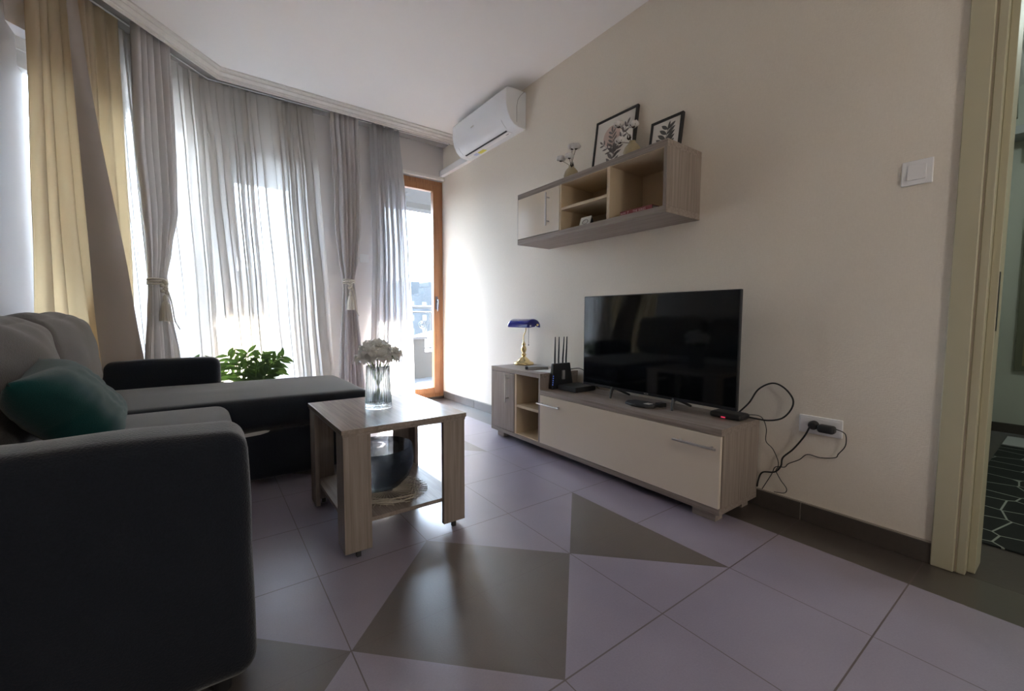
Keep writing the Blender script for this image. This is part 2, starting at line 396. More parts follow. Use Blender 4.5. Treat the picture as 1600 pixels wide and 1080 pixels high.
        if parent is not None: o.parent = parent
        WORLD[o.name] = base.copy()
        return o
def tag(o, label, cat, group=None):
    o['label'] = label; o['category'] = cat
    if group: o['group'] = group
    return o
def thing(name, label, cat, loc, group=None):
    o = bpy.data.objects.new(name, None); col.objects.link(o); o.location = loc; o.empty_display_size = 0.1
    WORLD[o.name] = Vector(loc)
    return tag(o, label, cat, group)
def struct(o): o['kind'] = 'structure'; return o
def BX(name, mat, a, b_, parent=None, bevel=0.0, **k): return MB().box(a, b_).build(name, mat, parent, bevel=bevel, **k)
def softbox(mb, a, b_, r, n=(14, 14, 8), crown=(0, 0, 0), nz=0.0, nsc=6.0, seed=0, T=None, wr=0.0):
    """densely gridded rounded box with puffed faces and cloth unevenness"""
    a = Vector(a); b_ = Vector(b_); c = (a+b_)/2; h = (b_-a)/2
    def pt(p):
        u_ = Vector((p[0], p[1], p[2]))
        q = Vector((u_.x*h.x, u_.y*h.y, u_.z*h.z))
        inn = Vector([max(-(h[i]-r), min(h[i]-r, q[i])) for i in range(3)])
        d = q-inn
        if d.length > 1e-9: q = inn + d.normalized()*r
        for i in range(3):
            j, k = (i+1) % 3, (i+2) % 3
            w = (1-min(1, abs(u_[j]))**2)*(1-min(1, abs(u_[k]))**2)
            q[i] += crown[i]*w*u_[i]
        if nz or wr:
            s_ = Vector((seed*3.7, seed*1.3, seed*9.1))
            dn = q.normalized()
            q += dn*(nz*noise.noise(q*nsc + s_))
            if wr: q += dn*wr*(abs(noise.noise(Vector((q.x*5, q.y*5+q.z*9, q.z*3))+s_)))
        q += c
        return T @ q if T else q
    for ax in range(3):
        for sg in (-1, 1):
            i1, i2 = (ax+1) % 3, (ax+2) % 3
            def fn(u_, v_, ax=ax, sg=sg, i1=i1, i2=i2):
                p = [0, 0, 0]; p[ax] = sg; p[i1] = 2*u_-1; p[i2] = 2*v_-1
                # denser sampling near the edges
                for i in (i1, i2): p[i] = math.sin(p[i]*math.pi/2)*0.6 + p[i]*0.4
                return pt(p)
            mb.grid(fn, n[i1], n[i2], flip=(sg < 0))
    return mb
def spline(pts, n=8):
    pts = [Vector(p) for p in pts]; out = []
    for i in range(len(pts)-1):
        p0 = pts[max(i-1, 0)]; p1 = pts[i]; p2 = pts[i+1]; p3 = pts[min(i+2, len(pts)-1)]
        for k in range(n):
            t = k/n
            out.append(0.5*((2*p1)+(-p0+p2)*t+(2*p0-5*p1+4*p2-p3)*t*t+(-p0+3*p1-3*p2+p3)*t**3))
    out.append(pts[-1]); return out

# ------------------------------------------------------------------ room shell
H = 2.723
YF = 4.20          # far wall
# bay geometry: corner of the cornice and the direction of the slanted side
C0 = Vector((-1.969, 3.858, 0)); DB = Vector((-0.6843, -0.7292, 0)); NB = Vector((-0.7292, 0.6843, 0))
def bay(s_, off, z=0): q = C0 + DB*s_ + NB*off; return Vector((q.x, q.y, z))

struct(BX('floor', 'floor_tiles', (-3.1, -2.0, -0.06), (0.0, 4.35, 0.0)))
struct(BX('ceiling', 'ceiling_paint', (-3.3, -2.0, H), (0.1, 4.5, H+0.1)))
mb = MB().box((0, 0.235, 0), (0.14, 4.45, H)).box((0, -2.0, 0), (0.14, -0.68, H)).box((0, -0.68, 2.1), (0.14, 0.235, H))
struct(mb.build('wall_right', 'wallpaper'))
mb = MB().box((-3.3, -2.0, 0), (-2.905, 3.62, H))
struct(mb.build('wall_left', 'left_wall_paint'))
struct(BX('wall_back', 'wallpaper', (-3.1, -2.15, 0), (0.1, -2.0, H)))
# far wall with a french window and the balcony door
mb = MB()
mb.box((-2.118, YF, 0), (-1.96, 4.50, H)).box((-1.96, YF, 2.41), (-1.39, 4.50, H)).box((-1.39, YF, 0), (-0.76, 4.50, H))
mb.box((-0.76, YF, 2.36), (0.0, 4.50, H))
struct(mb.build('wall_far', 'far_wall_paint'))
# slanted bay side: corner post and lintel
def bay_box(mb, s0, s1, o0, o1, z0, z1):
    vs = [bay(s0, o0, z0), bay(s1, o0, z0), bay(s1, o1, z0), bay(s0, o1, z0), bay(s0, o0, z1), bay(s1, o0, z1), bay(s1, o1, z1), bay(s0, o1, z1)]
    return mb.add(vs, [(0,3,2,1),(4,5,6,7),(0,1,5,4),(1,2,6,5),(2,3,7,6),(3,0,4,7)])
mb = MB(); bay_box(mb, -0.22, -0.06, 0.345, 0.60, 0, H); bay_box(mb, -0.06, 1.34, 0.345, 0.60, 2.41, H)
struct(mb.build('wall_bay', 'far_wall_paint'))
# window frames with glass
def frame_rect(mb, P, s0, s1, z0, z1, o0, o1, w):
    """picture-frame of four bars; P(s,o,z) gives the point"""
    def bar(sa, sb, za, zb):
        vs = [P(sa, o0, za), P(sb, o0, za), P(sb, o1, za), P(sa, o1, za), P(sa, o0, zb), P(sb, o0, zb), P(sb, o1, zb), P(sa, o1, zb)]
        mb.add(vs, [(0,3,2,1),(4,5,6,7),(0,1,5,4),(1,2,6,5),(2,3,7,6),(3,0,4,7)])
    bar(s0, s0+w, z0, z1); bar(s1-w, s1, z0, z1); bar(s0+w, s1-w, z0, z0+w); bar(s0+w, s1-w, z1-w, z1)
    return mb
PF = lambda s_, o, z: Vector((s_, YF+o, z))
w1 = struct(frame_rect(MB(), PF, -1.96, -1.39, 0.0, 2.41, 0.10, 0.17, 0.07).build('window_1', 'white_paint', bevel=0.004))
MB().box((-1.89, YF+0.10, 2.27), (-1.46, YF+0.16, 2.34)).build('top_rail', 'white_paint', w1)
MB().box((-1.89, YF+0.13, 0.07), (-1.46, YF+0.138, 2.34)).build('glass', 'pane', w1)
w2 = struct(frame_rect(MB(), bay, -0.06, 1.30, 0.0, 2.41, 0.44, 0.51, 0.07).build('window_2', 'white_paint', bevel=0.004))
bay_box(MB(), 0.70, 0.77, 0.445, 0.50, 0.07, 2.34).build('mullion', 'white_paint', w2)
bay_box(MB(), 0.0, 1.23, 0.445, 0.50, 2.25, 2.345).build('top_rail', 'white_paint', w2)
bay_box(MB(), 0.01, 1.23, 0.47, 0.478, 0.07, 2.34).build('glass', 'pane', w2)
# balcony door: wooden leaf, hinged at the wall side
d1 = struct(MB().box((-0.76, YF-0.028, 2.352), (-0.0005, YF+0.01, 2.385)).build('lit_lintel_strip', 'white_paint', bevel=0.003))  # added white strip standing in for the lit underside of the lintel
def PD(s_, o, z): return Vector((s_, YF+o, z))
door = struct(frame_rect(MB(), PD, -0.755, -0.004, 0.02, 2.345, 0.015, 0.075, 0.045).build('door_1', 'door_wood', bevel=0.004))
frame_rect(MB(), PD, -0.71, -0.049, 0.06, 2.30, 0.005, 0.065, 0.068).build('door_leaf', 'door_wood', door, bevel=0.006)
MB().box((-0.645, YF+0.03, 0.12), (-0.114, YF+0.036, 2.235)).build('glass', 'pane', door)
hb = MB().box((-0.098, YF-0.004, 0.98), (-0.074, YF+0.006, 1.12)).tube([(-0.086, YF, 1.08), (-0.086, YF-0.045, 1.08), (-0.09, YF-0.05, 1.06), (-0.098, YF-0.05, 0.96)], 0.007)
hb.build('door_handle', 'dark_metal', door, smooth='auto')
struct(BX('trim_3', 'base_tile', (-0.76, YF-0.0, 0.0), (-0.0, YF+0.14, 0.022)))
# baseboard of dark tile pieces on the right wall
mb = MB(); ys = [0.297] + [TY + TS*k for k in range(-1, 9) if TY+TS*k > 0.33] + [YF]
for a_, b_ in zip(ys[:-1], ys[1:]): mb.box((-0.010, a_+0.002, 0), (0.0, b_-0.002, 0.078))
bb = struct(mb.build('baseboard_right', 'base_tile', bevel=0.002))
MB().box((-0.007, 0.297, 0.0), (0.001, YF, 0.083)).build('grout_line', 'grout', bb)
struct(BX('baseboard_far', 'base_tile', (-1.39, YF-0.010, 0), (-0.76, YF, 0.078)))
# cornice pelmet along the curtains: stepped moulding
def cornice_profile(): return [(0.0, H), (0.0, H-0.012), (0.010, H-0.016), (0.016, H-0.026), (0.014, H-0.034), (0.030, H-0.046), (0.034, H-0.052), (0.034, H-0.060), (0.042, H-0.062), (0.042, H-0.080), (0.048, H-0.080), (0.048, H)]
mb = MB(); prof = cornice_profile(); npf = len(prof)
ang = math.atan2(-0.6843, -0.7292)
path = []
for P_, off_dir, sc_ in ((bay(1.5, 0), NB, 1.0), (Vector((C0.x, C0.y, 0)), (NB + Vector((0, 1, 0))).normalized(), 1/math.cos(math.radians(23.4))), (Vector((0.0, 3.872, 0)), Vector((0, 1, 0)), 1.0)):
    path.append([P_ + off_dir*o_*sc_ + Vector((0, 0, z_)) for o_, z_ in prof])
vs = [q for row in path for q in row]; fs = []
for i in range(2):
    for k in range(npf): fs.append((i*npf+k, i*npf+(k+1) % npf, (i+1)*npf+(k+1) % npf, (i+1)*npf+k))
fs += [tuple(range(npf)), tuple(range(2*npf, 3*npf))]
struct(mb.add(vs, fs).build('trim_1', 'cornice_wood'))
# dark board added under the ceiling to stand for shade behind the cornice
mb = MB(); rows_ = []
for P_, off_dir, sc_ in ((bay(1.25, 0), NB, 1.0), (Vector((C0.x, C0.y, 0)), (NB + Vector((0, 1, 0))).normalized(), 1/math.cos(math.radians(23.4))), (Vector((0.0, 3.872, 0)), Vector((0, 1, 0)), 1.0)):
    rows_.append([P_ + off_dir*o_*sc_ + Vector((0, 0, z_)) for o_, z_ in ((0.049, H-0.028), (0.30, H-0.028), (0.30, H-0.001), (0.049, H-0.001))])
vs = [q for row in rows_ for q in row]
fs = [(i*4+k, i*4+(k+1) % 4, (i+1)*4+(k+1) % 4, (i+1)*4+k) for i in range(2) for k in range(4)] + [(0, 1, 2, 3), (8, 9, 10, 11)]
struct(mb.add(vs, fs).build('shade_board', 'shade_grey'))
# pipe cover along the wall under the air conditioner
tag(MB().box((-0.045, 3.60, 2.392), (-0.001, YF-0.001, 2.455)).build('pipe_cover', 'white_plastic', bevel=0.003), 'white boxed pipe cover running from the air conditioner to the corner', 'pipe cover')

# doorway to the hall
mb = MB().box((-0.016, 0.240, 0), (0.0, 0.300, 2.16)).box((-0.016, -0.745, 0), (0.0, -0.685, 2.16)).box((-0.016, -0.685, 2.10), (0.0, 0.240, 2.16))
d2 = struct(mb.build('door_2', 'casing_paint', bevel=0.004))
MB().box((-0.006, 0.212, 0), (0.10, 0.2349, 2.10)).box((-0.006, -0.68, 0), (0.10, -0.657, 2.10)).box((-0.006, -0.68, 2.077), (0.10, 0.235, 2.10)).build('door_lining', 'casing_paint', d2, bevel=0.003)
MB().box((0.035, 0.192, 0), (0.15, 0.212, 2.08)).box((0.035, -0.657, 0), (0.15, -0.637, 2.08)).build('door_stop', 'casing_paint', d2, bevel=0.002)
MB().box((0.040, 0.1905, 0.86), (0.064, 0.1922, 1.06)).build('strike_plate', 'dark_metal', d2)
# hallway
struct(BX('floor_hall', 'base_tile', (0.0, -1.5, -0.06), (3.1, 0.62, -0.0005)))
struct(BX('wall_hall_side', 'hall_paint', (0.14, 0.46, 0), (3.1, 0.60, H)))
struct(BX('wall_hall_end', 'hall_paint', (3.0, -1.5, 0), (3.14, 0.46, H)))
struct(BX('wall_hall_back', 'hall_paint', (0.14, -1.6, 0), (3.1, -1.45, H)))
struct(BX('ceiling_hall', 'ceiling_paint', (0.1, -1.6, H+0.0), (3.14, 0.6, H+0.1)))
struct(MB().prism([(0.46, H-0.05), (0.46, H), (0.38, H), (0.40, H-0.02)], 0.14, 3.0, 'x').build('trim_4', 'white_paint'))
struct(MB().box((2.985, -1.45, 0), (3.0, 0.46, 0.075)).build('baseboard_hall', 'base_tile'))
tag(BX('hall_rug', 'lattice_rug', (0.36, -0.9, 0.0), (2.42, 0.33, 0.008), bevel=0.003), 'black hallway rug with a thin pale lattice pattern', 'rug')
tag(BX('door_mat', 'mat_grey', (2.46, -0.5, 0.0), (2.80, 0.33, 0.010), bevel=0.003), 'small plain grey mat on the hallway floor beyond the rug', 'mat')
sh = thing('hall_shelf', 'grey shelf board high on the hallway end wall', 'shelf', (2.9, 0.0, 2.2))
MB().box((2.78, -0.9, 2.27), (2.9995, 0.455, 2.33)).build('shelf_board', 'mat_grey', sh, bevel=0.003)
MB().box((2.90, -0.10, 2.13), (2.9995, 0.33, 2.27)).build('support', 'olive_board', sh, bevel=0.003)
tag(MB().prism([(2.15, 2.63), (2.58, 2.63), (2.72, 2.36), (2.20, 2.33)], 0.40, 0.459, 'y').build('wall_cabinet', 'olive_board', bevel=0.004), 'dark olive angled box on the hallway side wall near the ceiling', 'cabinet')
hp = thing('wall_panel', 'tall dark-framed olive panel hanging on the hallway end wall', 'panel', (2.98, -0.1, 0.5))
MB().box((2.975, -0.40, 0.50), (2.9995, 0.34, 2.0)).build('frame', 'olive_board', hp, bevel=0.003)
MB().box((2.970, -0.36, 0.54), (2.976, 0.30, 1.96)).build('panel_face', 'oak_panel', hp)
hl = thing('hall_fill_lamp', 'small round white lamp added unseen on the hallway ceiling to light it', 'lamp', (1.6, -0.5, H-0.07))
MB().lathe([(0.09, 0.0), (0.12, 0.02), (0.12, 0.069)], (1.6, -0.5, H-0.07), 24).build('fill_lamp_body', 'white_plastic', hl, smooth='auto')
add_light('hall_fill_light', 'POINT', (1.6, -0.5, H-0.14), 3.8, (0.85, 1.0, 0.95), 0.06)  # added light to brighten the hallway, fixture is made up

pl = thing('fill_lamp', 'slim black lamp added unseen by the back wall to fill the room with light', 'lamp', (-1.1, -1.4, 0.0))
MB().lathe([(0.14, 0.0), (0.14, 0.02), (0.02, 0.03), (0.0, 0.03)], (-1.1, -1.4, 0.0), 24).build('base', 'black_plastic', pl, smooth='auto')
MB().tube([(-1.1, -1.4, 0.02), (-1.1, -1.4, 1.18)], 0.012).build('pole', 'black_plastic', pl, smooth='auto')
add_light('fill_lamp_light', 'POINT', (-1.1, -1.4, 1.38), ROOM_FILL, (1.0, 0.96, 0.90), 0.18)  # made-up fill light that lifts the whole room, out of view

# ------------------------------------------------------------------ outside
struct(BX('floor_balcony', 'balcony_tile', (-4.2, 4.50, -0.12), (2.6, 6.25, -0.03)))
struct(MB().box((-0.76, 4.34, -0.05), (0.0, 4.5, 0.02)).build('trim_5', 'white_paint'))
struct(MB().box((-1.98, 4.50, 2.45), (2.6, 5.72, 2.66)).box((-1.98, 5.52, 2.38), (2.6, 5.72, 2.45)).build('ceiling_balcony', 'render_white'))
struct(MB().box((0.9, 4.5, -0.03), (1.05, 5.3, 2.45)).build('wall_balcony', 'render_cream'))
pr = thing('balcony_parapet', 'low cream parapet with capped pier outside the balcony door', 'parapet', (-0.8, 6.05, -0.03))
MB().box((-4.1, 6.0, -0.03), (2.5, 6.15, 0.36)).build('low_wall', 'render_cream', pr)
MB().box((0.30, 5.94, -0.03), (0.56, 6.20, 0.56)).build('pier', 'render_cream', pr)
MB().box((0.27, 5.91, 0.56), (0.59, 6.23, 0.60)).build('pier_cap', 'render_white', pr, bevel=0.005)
rl = thing('balcony_railing', 'grey wrought iron railing with scrolls above the balcony parapet', 'railing', (-0.8, 6.07, 0.36))
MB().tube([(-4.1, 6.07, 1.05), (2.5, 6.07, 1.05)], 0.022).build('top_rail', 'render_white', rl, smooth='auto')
MB().tube([(-4.1, 6.07, 0.42), (2.5, 6.07, 0.42)], 0.012).tube([(-4.1, 6.07, 0.97), (2.5, 6.07, 0.97)], 0.010).build('rail', 'iron', rl, smooth='auto')
bars = MB(); scr = MB()
x_ = -4.05
while x_ < 2.5:
    if not 0.24 < x_ < 0.60: bars.tube([(x_, 6.07, 0.36), (x_, 6.07, 1.05)], 0.007, 6)
    pts = []
    for k in range(22):
        a = k/21*4.2*math.pi; R = 0.012 + 0.06*(k/21)
        pts.append((x_+0.14+R*math.cos(a), 6.07, 0.78+R*math.sin(a)))
    scr.tube(pts, 0.005, 5)
    scr.tube(spline([(x_, 6.07, 0.46), (x_+0.10, 6.07, 0.60), (x_+0.20, 6.07, 0.70), (x_+0.28, 6.07, 0.92)], 5), 0.006, 5)
    x_ += 0.28
bars.build('bars', 'iron', rl)['kind'] = 'stuff'; scr.build('scrolls', 'iron', rl)['kind'] = 'stuff'
# diagonal awning arm of the neighbour seen behind the railing
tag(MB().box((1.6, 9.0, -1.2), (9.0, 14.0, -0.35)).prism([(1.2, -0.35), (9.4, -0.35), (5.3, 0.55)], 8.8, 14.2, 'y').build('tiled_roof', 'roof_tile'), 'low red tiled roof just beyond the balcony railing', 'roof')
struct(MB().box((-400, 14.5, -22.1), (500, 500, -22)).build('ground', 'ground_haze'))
# hills on the horizon
mb = MB()
def hill(u_, v_):
    a = math.radians(-75 + 150*u_); D = 330 + 60*v_
    h_ = 36 + 10*noise.noise(Vector((u_*7, 0.3, 0))) + 5*noise.noise(Vector((u_*23, 1.3, 0)))
    return Vector((D*math.sin(a), D*math.cos(a), -22 + (h_+22)*math.sin(v_*math.pi*0.5)))
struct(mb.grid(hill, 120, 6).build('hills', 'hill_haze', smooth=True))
random.seed(4)
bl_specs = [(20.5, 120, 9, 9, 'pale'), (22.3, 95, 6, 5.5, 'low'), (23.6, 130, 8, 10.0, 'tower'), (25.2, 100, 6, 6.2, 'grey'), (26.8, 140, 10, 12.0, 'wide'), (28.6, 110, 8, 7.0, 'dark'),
            (-12, 110, 22, 10, 'a'), (-3, 90, 16, 6.5, 'b'), (6, 120, 22, 11, 'c'), (-26, 100, 26, 8, 'd'), (-38, 80, 18, 6, 'e')]
bl_labels = ['pale hazy apartment block at the left of the balcony door view', 'low hazy building in front of its taller pale neighbour', 'slim hazy tower in the middle of the balcony door view',
             'grey hazy block right of the slim tower', 'tall wide hazy block behind the others at the right', 'dark hazy block by the wooden door stile',
             'hazy block seen through the sheer curtain right of centre', 'low hazy block seen through the middle of the sheer curtain', 'tall hazy block seen through the sheer near the wall',
             'broad hazy building seen through the left of the sheer', 'hazy building behind the golden drapes']
for (az, D, w_, top, nm), lb in zip(bl_specs, bl_labels):
    a = math.radians(az); cx, cyy = -2.1 + D*math.sin(a), D*math.cos(a)
    b0 = thing('apartment_building', lb, 'building', (cx, cyy, -22), 'distant buildings')
    mb = MB().box((cx-w_/2, cyy, -22), (cx+w_/2, cyy+8, top)).box((cx-w_*0.2, cyy+1, top), (cx+w_*0.1, cyy+4, top+1.4))
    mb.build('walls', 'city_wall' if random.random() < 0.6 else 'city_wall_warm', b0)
    wm = MB(); zz = -6
    while zz < top-2.2:
        xx = cx-w_/2+0.8
        while xx < cx+w_/2-1.2: wm.box((xx, cyy-0.05, zz), (xx+1.1, cyy+0.02, zz+1.3)); xx += 2.4
        zz += 3.0
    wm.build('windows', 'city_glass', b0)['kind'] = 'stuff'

# ------------------------------------------------------------------ curtains
def path_bay(off):
    return lambda s_: (bay(s_, off), NB)
def path_far(y):
    return lambda s_: (Vector((s_, y, 0)), Vector((0, 1, 0)))
def path_poly(pts):
    pts = [Vector(p) for p in pts]; L = [0]
    for a, b_ in zip(pts[:-1], pts[1:]): L.append(L[-1]+(b_-a).length)
    def f(s_):
        for i in range(len(pts)-1):
            if s_ <= L[i+1] or i == len(pts)-2:
                d = (pts[i+1]-pts[i]).normalized(); n_ = Vector((-d.y, d.x, 0))
                return pts[i]+d*(s_-L[i]), n_
    return f, L[-1]
def curtain_mesh(mb, pf, rows, folds, seed=0, nz=60, per=10, sgn=1.0, zig=0.3, sharp=0.0, push=0.0, over=0.0):
    rows = sorted(rows, key=lambda r: -r[0]); z1, z0 = rows[0][0], rows[-1][0]
    rnd = random.Random(seed); k1, k2, k3 = rnd.uniform(0, 6), rnd.uniform(0, 6), rnd.uniform(0, 6)
    def at(z):
        for i in range(len(rows)-1):
            if rows[i+1][0] <= z <= rows[i][0]+1e-9:
                t = (rows[i][0]-z)/(rows[i][0]-rows[i+1][0])
                def cr(c):
                    p0 = rows[max(i-1, 0)][c]; p1 = rows[i][c]; p2 = rows[i+1][c]; p3 = rows[min(i+2, len(rows)-1)][c]
                    tt = t*t*(3-2*t)*0.5 + t*0.5
                    return p1+(p2-p1)*tt
                return [cr(c) for c in (1, 2, 3)]
        return rows[-1][1:]
    nu = int(folds*per)
    def fn(u_, v_):
        z = z1+(z0-z1)*v_; sL, sR, amp = at(z)
        tp_ = max(0.0, min(1.0, (1.35-z)/0.6)); sh_ = 0.67*push*tp_*tp_*(3-2*tp_); sL -= sh_; sR -= sh_
        uu = u_ + 0.012*math.sin(u_*17+k1) + 0.010*math.sin(u_*31+k2+v_*1.2)
        ph = 2*math.pi*folds*uu
        w = math.sin(ph) + zig*math.sin(0.47*ph+k3+v_*1.5) + 0.2*math.sin(2.1*ph+k2)
        if sharp: w = w*(1-sharp) + sharp*math.tanh(2.2*w)
        w *= 0.85 + 0.25*math.sin(v_*3+u_*9+k1)
        s_ = sL+(sR-sL)*u_ + amp*0.35*math.cos(ph)*(1 if sR > sL else -1) + over*math.sin(2*ph+0.4*math.sin(ph*0.31+k1))
        p, n_ = pf(s_)
        tp_ = max(0.0, min(1.0, (1.35-z)/0.6)); q = p + n_*(amp*w*sgn + push*tp_*tp_*(3-2*tp_)); return Vector((q.x, q.y, z))
    return mb.grid(fn, nu, nz)

# left golden drape with its turned back edge pulled aside
a_ = thing('drape', 'wide golden backlit drape at the far left with a grey diagonal turned edge', 'curtain', bay(0.95, 0.12, 0.0), 'floor-length drapes')
curtain_mesh(MB(), path_bay(0.125), [(2.693, 1.06, 0.80, 0.018), (2.2, 1.07, 0.79, 0.020), (1.4, 1.10, 0.74, 0.024), (0.64, 1.135, 0.60, 0.026), (0.02, 1.14, 0.55, 0.026)], 6, 3, push=0.09).build('cloth', 'drape', a_, smooth=True)
def edge_flap(u_, v_):
    z = 2.693-2.213*v_
    t = (2.718-z)/2.24
    sR = 0.875 + (0.575-0.875)*(t**1.25); wd = 0.045+0.22*t
    tq = max(0.0, min(1.0, (1.35-z)/0.6)); s_ = sR + wd*u_ - 0.67*0.09*tq*tq*(3-2*tq)
    tq = max(0.0, min(1.0, (1.35-z)/0.6)); off = 0.075 - 0.020*math.sin(u_*math.pi*0.9)*min(1, t*2) + 0.008*math.sin(t*6+u_*3) + 0.09*tq*tq*(3-2*tq)
    return bay(s_, off, z)
MB().grid(edge_flap, 14, 50).build('turned_edge', 'drape_hem', a_, smooth=True)
b_o = curtain_mesh(MB(), path_bay(0.195), [(2.693, 0.84, 0.565, 0.014), (2.0, 0.84, 0.56, 0.015), (1.0, 0.82, 0.548, 0.016), (0.02, 0.80, 0.54, 0.016)], 4, 8, zig=0.5, push=0.07).build('drape', 'drape', smooth=True)
tag(b_o, 'straight golden drape panel hanging just behind the diagonal grey edge', 'curtain', 'floor-length drapes')
# tied drapes
def tied(pf, rows, folds, seed, label, tie_s, tie_z, tie_w, tlabel, toff):
    p0, n_ = pf(tie_s)
    o = curtain_mesh(MB(), pf, rows, folds, seed, nz=90, per=12, zig=0.45).build('drape', 'drape_grey', smooth=True)
    tag(o, label, 'curtain', 'floor-length drapes')
    t = thing('curtain_tieback', tlabel, 'tieback', (p0.x, p0.y, tie_z-0.3), 'tasselled tiebacks')
    d = Vector((n_.y, -n_.x, 0))
    for k in range(3):
        pts = []
        for i in range(25):
            a = 2*math.pi*i/24
            q = p0 + d*(tie_w*math.cos(a)) + n_*(0.036*math.sin(a)); pts.append((q.x, q.y, tie_z + 0.012*(k-1) + 0.006*math.cos(a+k)))
        MB().tube(pts, 0.0065, 8).build('rope_loop', 'rope', t, smooth=True)
    q0 = p0 - n_*toff
    kn = MB()
    for k in range(7): kn.ball((q0.x+0.012*math.sin(k*2.3), q0.y, tie_z-0.012*k), 0.013, 8, 6)
    kn.build('knot', 'rope', t, smooth=True)
    MB().lathe([(0.004, 0.0), (0.012, -0.012), (0.013, -0.03), (0.010, -0.04), (0.020, -0.055), (0.029, -0.11), (0.035, -0.17), (0.0, -0.172)], (q0.x, q0.y, tie_z-0.085), 28, 14, 0.05).build('tassel', 'rope', t, smooth='auto')
    MB().tube(spline([(q0.x, q0.y, tie_z), (q0.x+0.03, q0.y-0.01, tie_z-0.12), (q0.x+0.045, q0.y-0.012, tie_z-0.25), (q0.x+0.07, q0.y-0.01, tie_z-0.31)], 6), 0.004, 6).build('cord_end', 'rope', t, smooth=True)
tied(path_bay(0.12), [(2.693, 0.545, 0.300, 0.024), (2.0, 0.555, 0.292, 0.030), (1.6, 0.53, 0.302, 0.030), (1.35, 0.515, 0.36, 0.026), (1.125, 0.513, 0.410, 0.019), (0.9, 0.53, 0.385, 0.026), (0.6, 0.56, 0.345, 0.032), (0.02, 0.58, 0.31, 0.034)],
     6, 21, 'grey drape gathered by a tasselled tie near the left bay corner', 0.462, 1.12, 0.058, 'cream rope tieback with tassel on the left gathered drape', 0.052)
tied(path_far(3.99), [(2.693, -1.205, -0.955, 0.022), (2.1, -1.175, -0.95, 0.028), (1.7, -1.175, -0.955, 0.028), (1.4, -1.145, -0.985, 0.024), (1.215, -1.112, -1.018, 0.018), (1.0, -1.125, -1.0, 0.022), (0.6, -1.15, -0.97, 0.028), (0.02, -1.18, -0.93, 0.032)],
     6, 5, 'grey drape gathered by a tasselled tie beside the balcony door wall', -1.062, 1.215, 0.052, 'cream rope tieback with tassel on the gathered drape near the door', 0.052)
# sheers
pf, Lp = path_poly([bay(0.86, 0.315), bay(0.50, 0.27), (-2.066, 4.083, 0), (-1.18, 4.083, 0)])
curt = curtain_mesh(MB(), pf, [(2.693, 0.0, Lp-0.14, 0.016), (2.0, 0.02, Lp-0.10, 0.022), (1.0, 0.06, Lp-0.05, 0.026), (0.015, 0.10, Lp, 0.030)], 21, 11, nz=60, per=20, zig=0.5, sharp=0.2, over=0.019).build('sheer_curtain', 'sheer', smooth=True)
tag(curt, 'wide white sheer curtain across the bay window behind the sofa', 'curtain')
e_ = curtain_mesh(MB(), path_far(4.03), [(2.693, -0.83, -0.560, 0.016), (2.0, -0.825, -0.50, 0.020), (1.5, -0.82, -0.475, 0.022), (0.9, -0.845, -0.452, 0.024), (0.13, -0.89, -0.44, 0.028), (0.03, -0.90, -0.438, 0.028)], 7, 31, nz=60, per=18, zig=0.5, sharp=0.2, over=0.013).build('sheer_curtain', 'sheer_cool', smooth=True)
tag(e_, 'narrow bluish-white sheer curtain hanging at the balcony door', 'curtain')
# rail inside the cornice
rp_ = [bay(1.25, 0.17, 2.684), (-2.046, 4.03, 2.684), (-0.02, 4.03, 2.684)]
tag(MB().tube(rp_, 0.005, 8).build('curtain_rail', 'white_plastic', smooth='auto'), 'thin white curtain rail fixed behind the cornice', 'curtain rail')

# ------------------------------------------------------------------ sofa
sf = thing('corner_sofa', 'charcoal fabric corner sofa with chaise and rounded arms', 'sofa', (-2.4, 2.4, 0))
def soft(name, mat, parent, *a, **k): return softbox(MB(), *a, **k).build(name, mat, parent, smooth=True, merge=True)
soft('near_arm', 'sofa_cloth', sf, (-2.895, 1.135, 0.035), (-2.058, 1.335, 0.632), 0.045, n=(44, 16, 30), crown=(0, 0.004, 0.008), nz=0.006, nsc=5)
soft('far_arm', 'sofa_cloth', sf, (-2.64, 3.385, 0.035), (-2.055, 3.535, 0.622), 0.05, n=(30, 14, 20), crown=(0, 0.004, 0.006), nz=0.005, nsc=5)
soft('backrest', 'sofa_cloth', sf, (-2.898, 1.16, 0.035), (-2.81, 3.02, 0.74), 0.05, n=(10, 40, 16), nz=0.004)
soft('base', 'sofa_cloth', sf, (-2.80, 1.33, 0.035), (-2.085, 2.56, 0.30), 0.02, n=(12, 20, 8))
soft('seat_cushion', 'sofa_cloth', sf, (-2.80, 1.33, 0.285), (-2.052, 2.528, 0.462), 0.055, n=(24, 34, 12), crown=(0.006, 0, 0.016), nz=0.007, nsc=5, seed=3)
soft('chaise_base', 'sofa_cloth', sf, (-2.80, 2.525, 0.035), (-1.345, 3.385, 0.292), 0.025, n=(24, 16, 8))
soft('chaise_cushion', 'sofa_cloth', sf, (-2.80, 2.520, 0.290), (-1.325, 3.388, 0.462), 0.06, n=(40, 26, 12), crown=(0.008, 0.004, 0.012), nz=0.007, nsc=4, seed=5)
MB().add([(-2.10, 2.510, 0.280), (-1.985, 2.506, 0.282), (-1.92, 2.504, 0.286), (-1.885, 2.506, 0.293), (-1.875, 2.510, 0.300), (-1.90, 2.508, 0.305), (-1.95, 2.508, 0.302), (-2.04, 2.510, 0.296), (-2.1, 2.512, 0.291)], [(0, 1, 2, 3, 4, 5, 6, 7, 8)]).build('storage_pull_tab', 'mat_grey', sf)
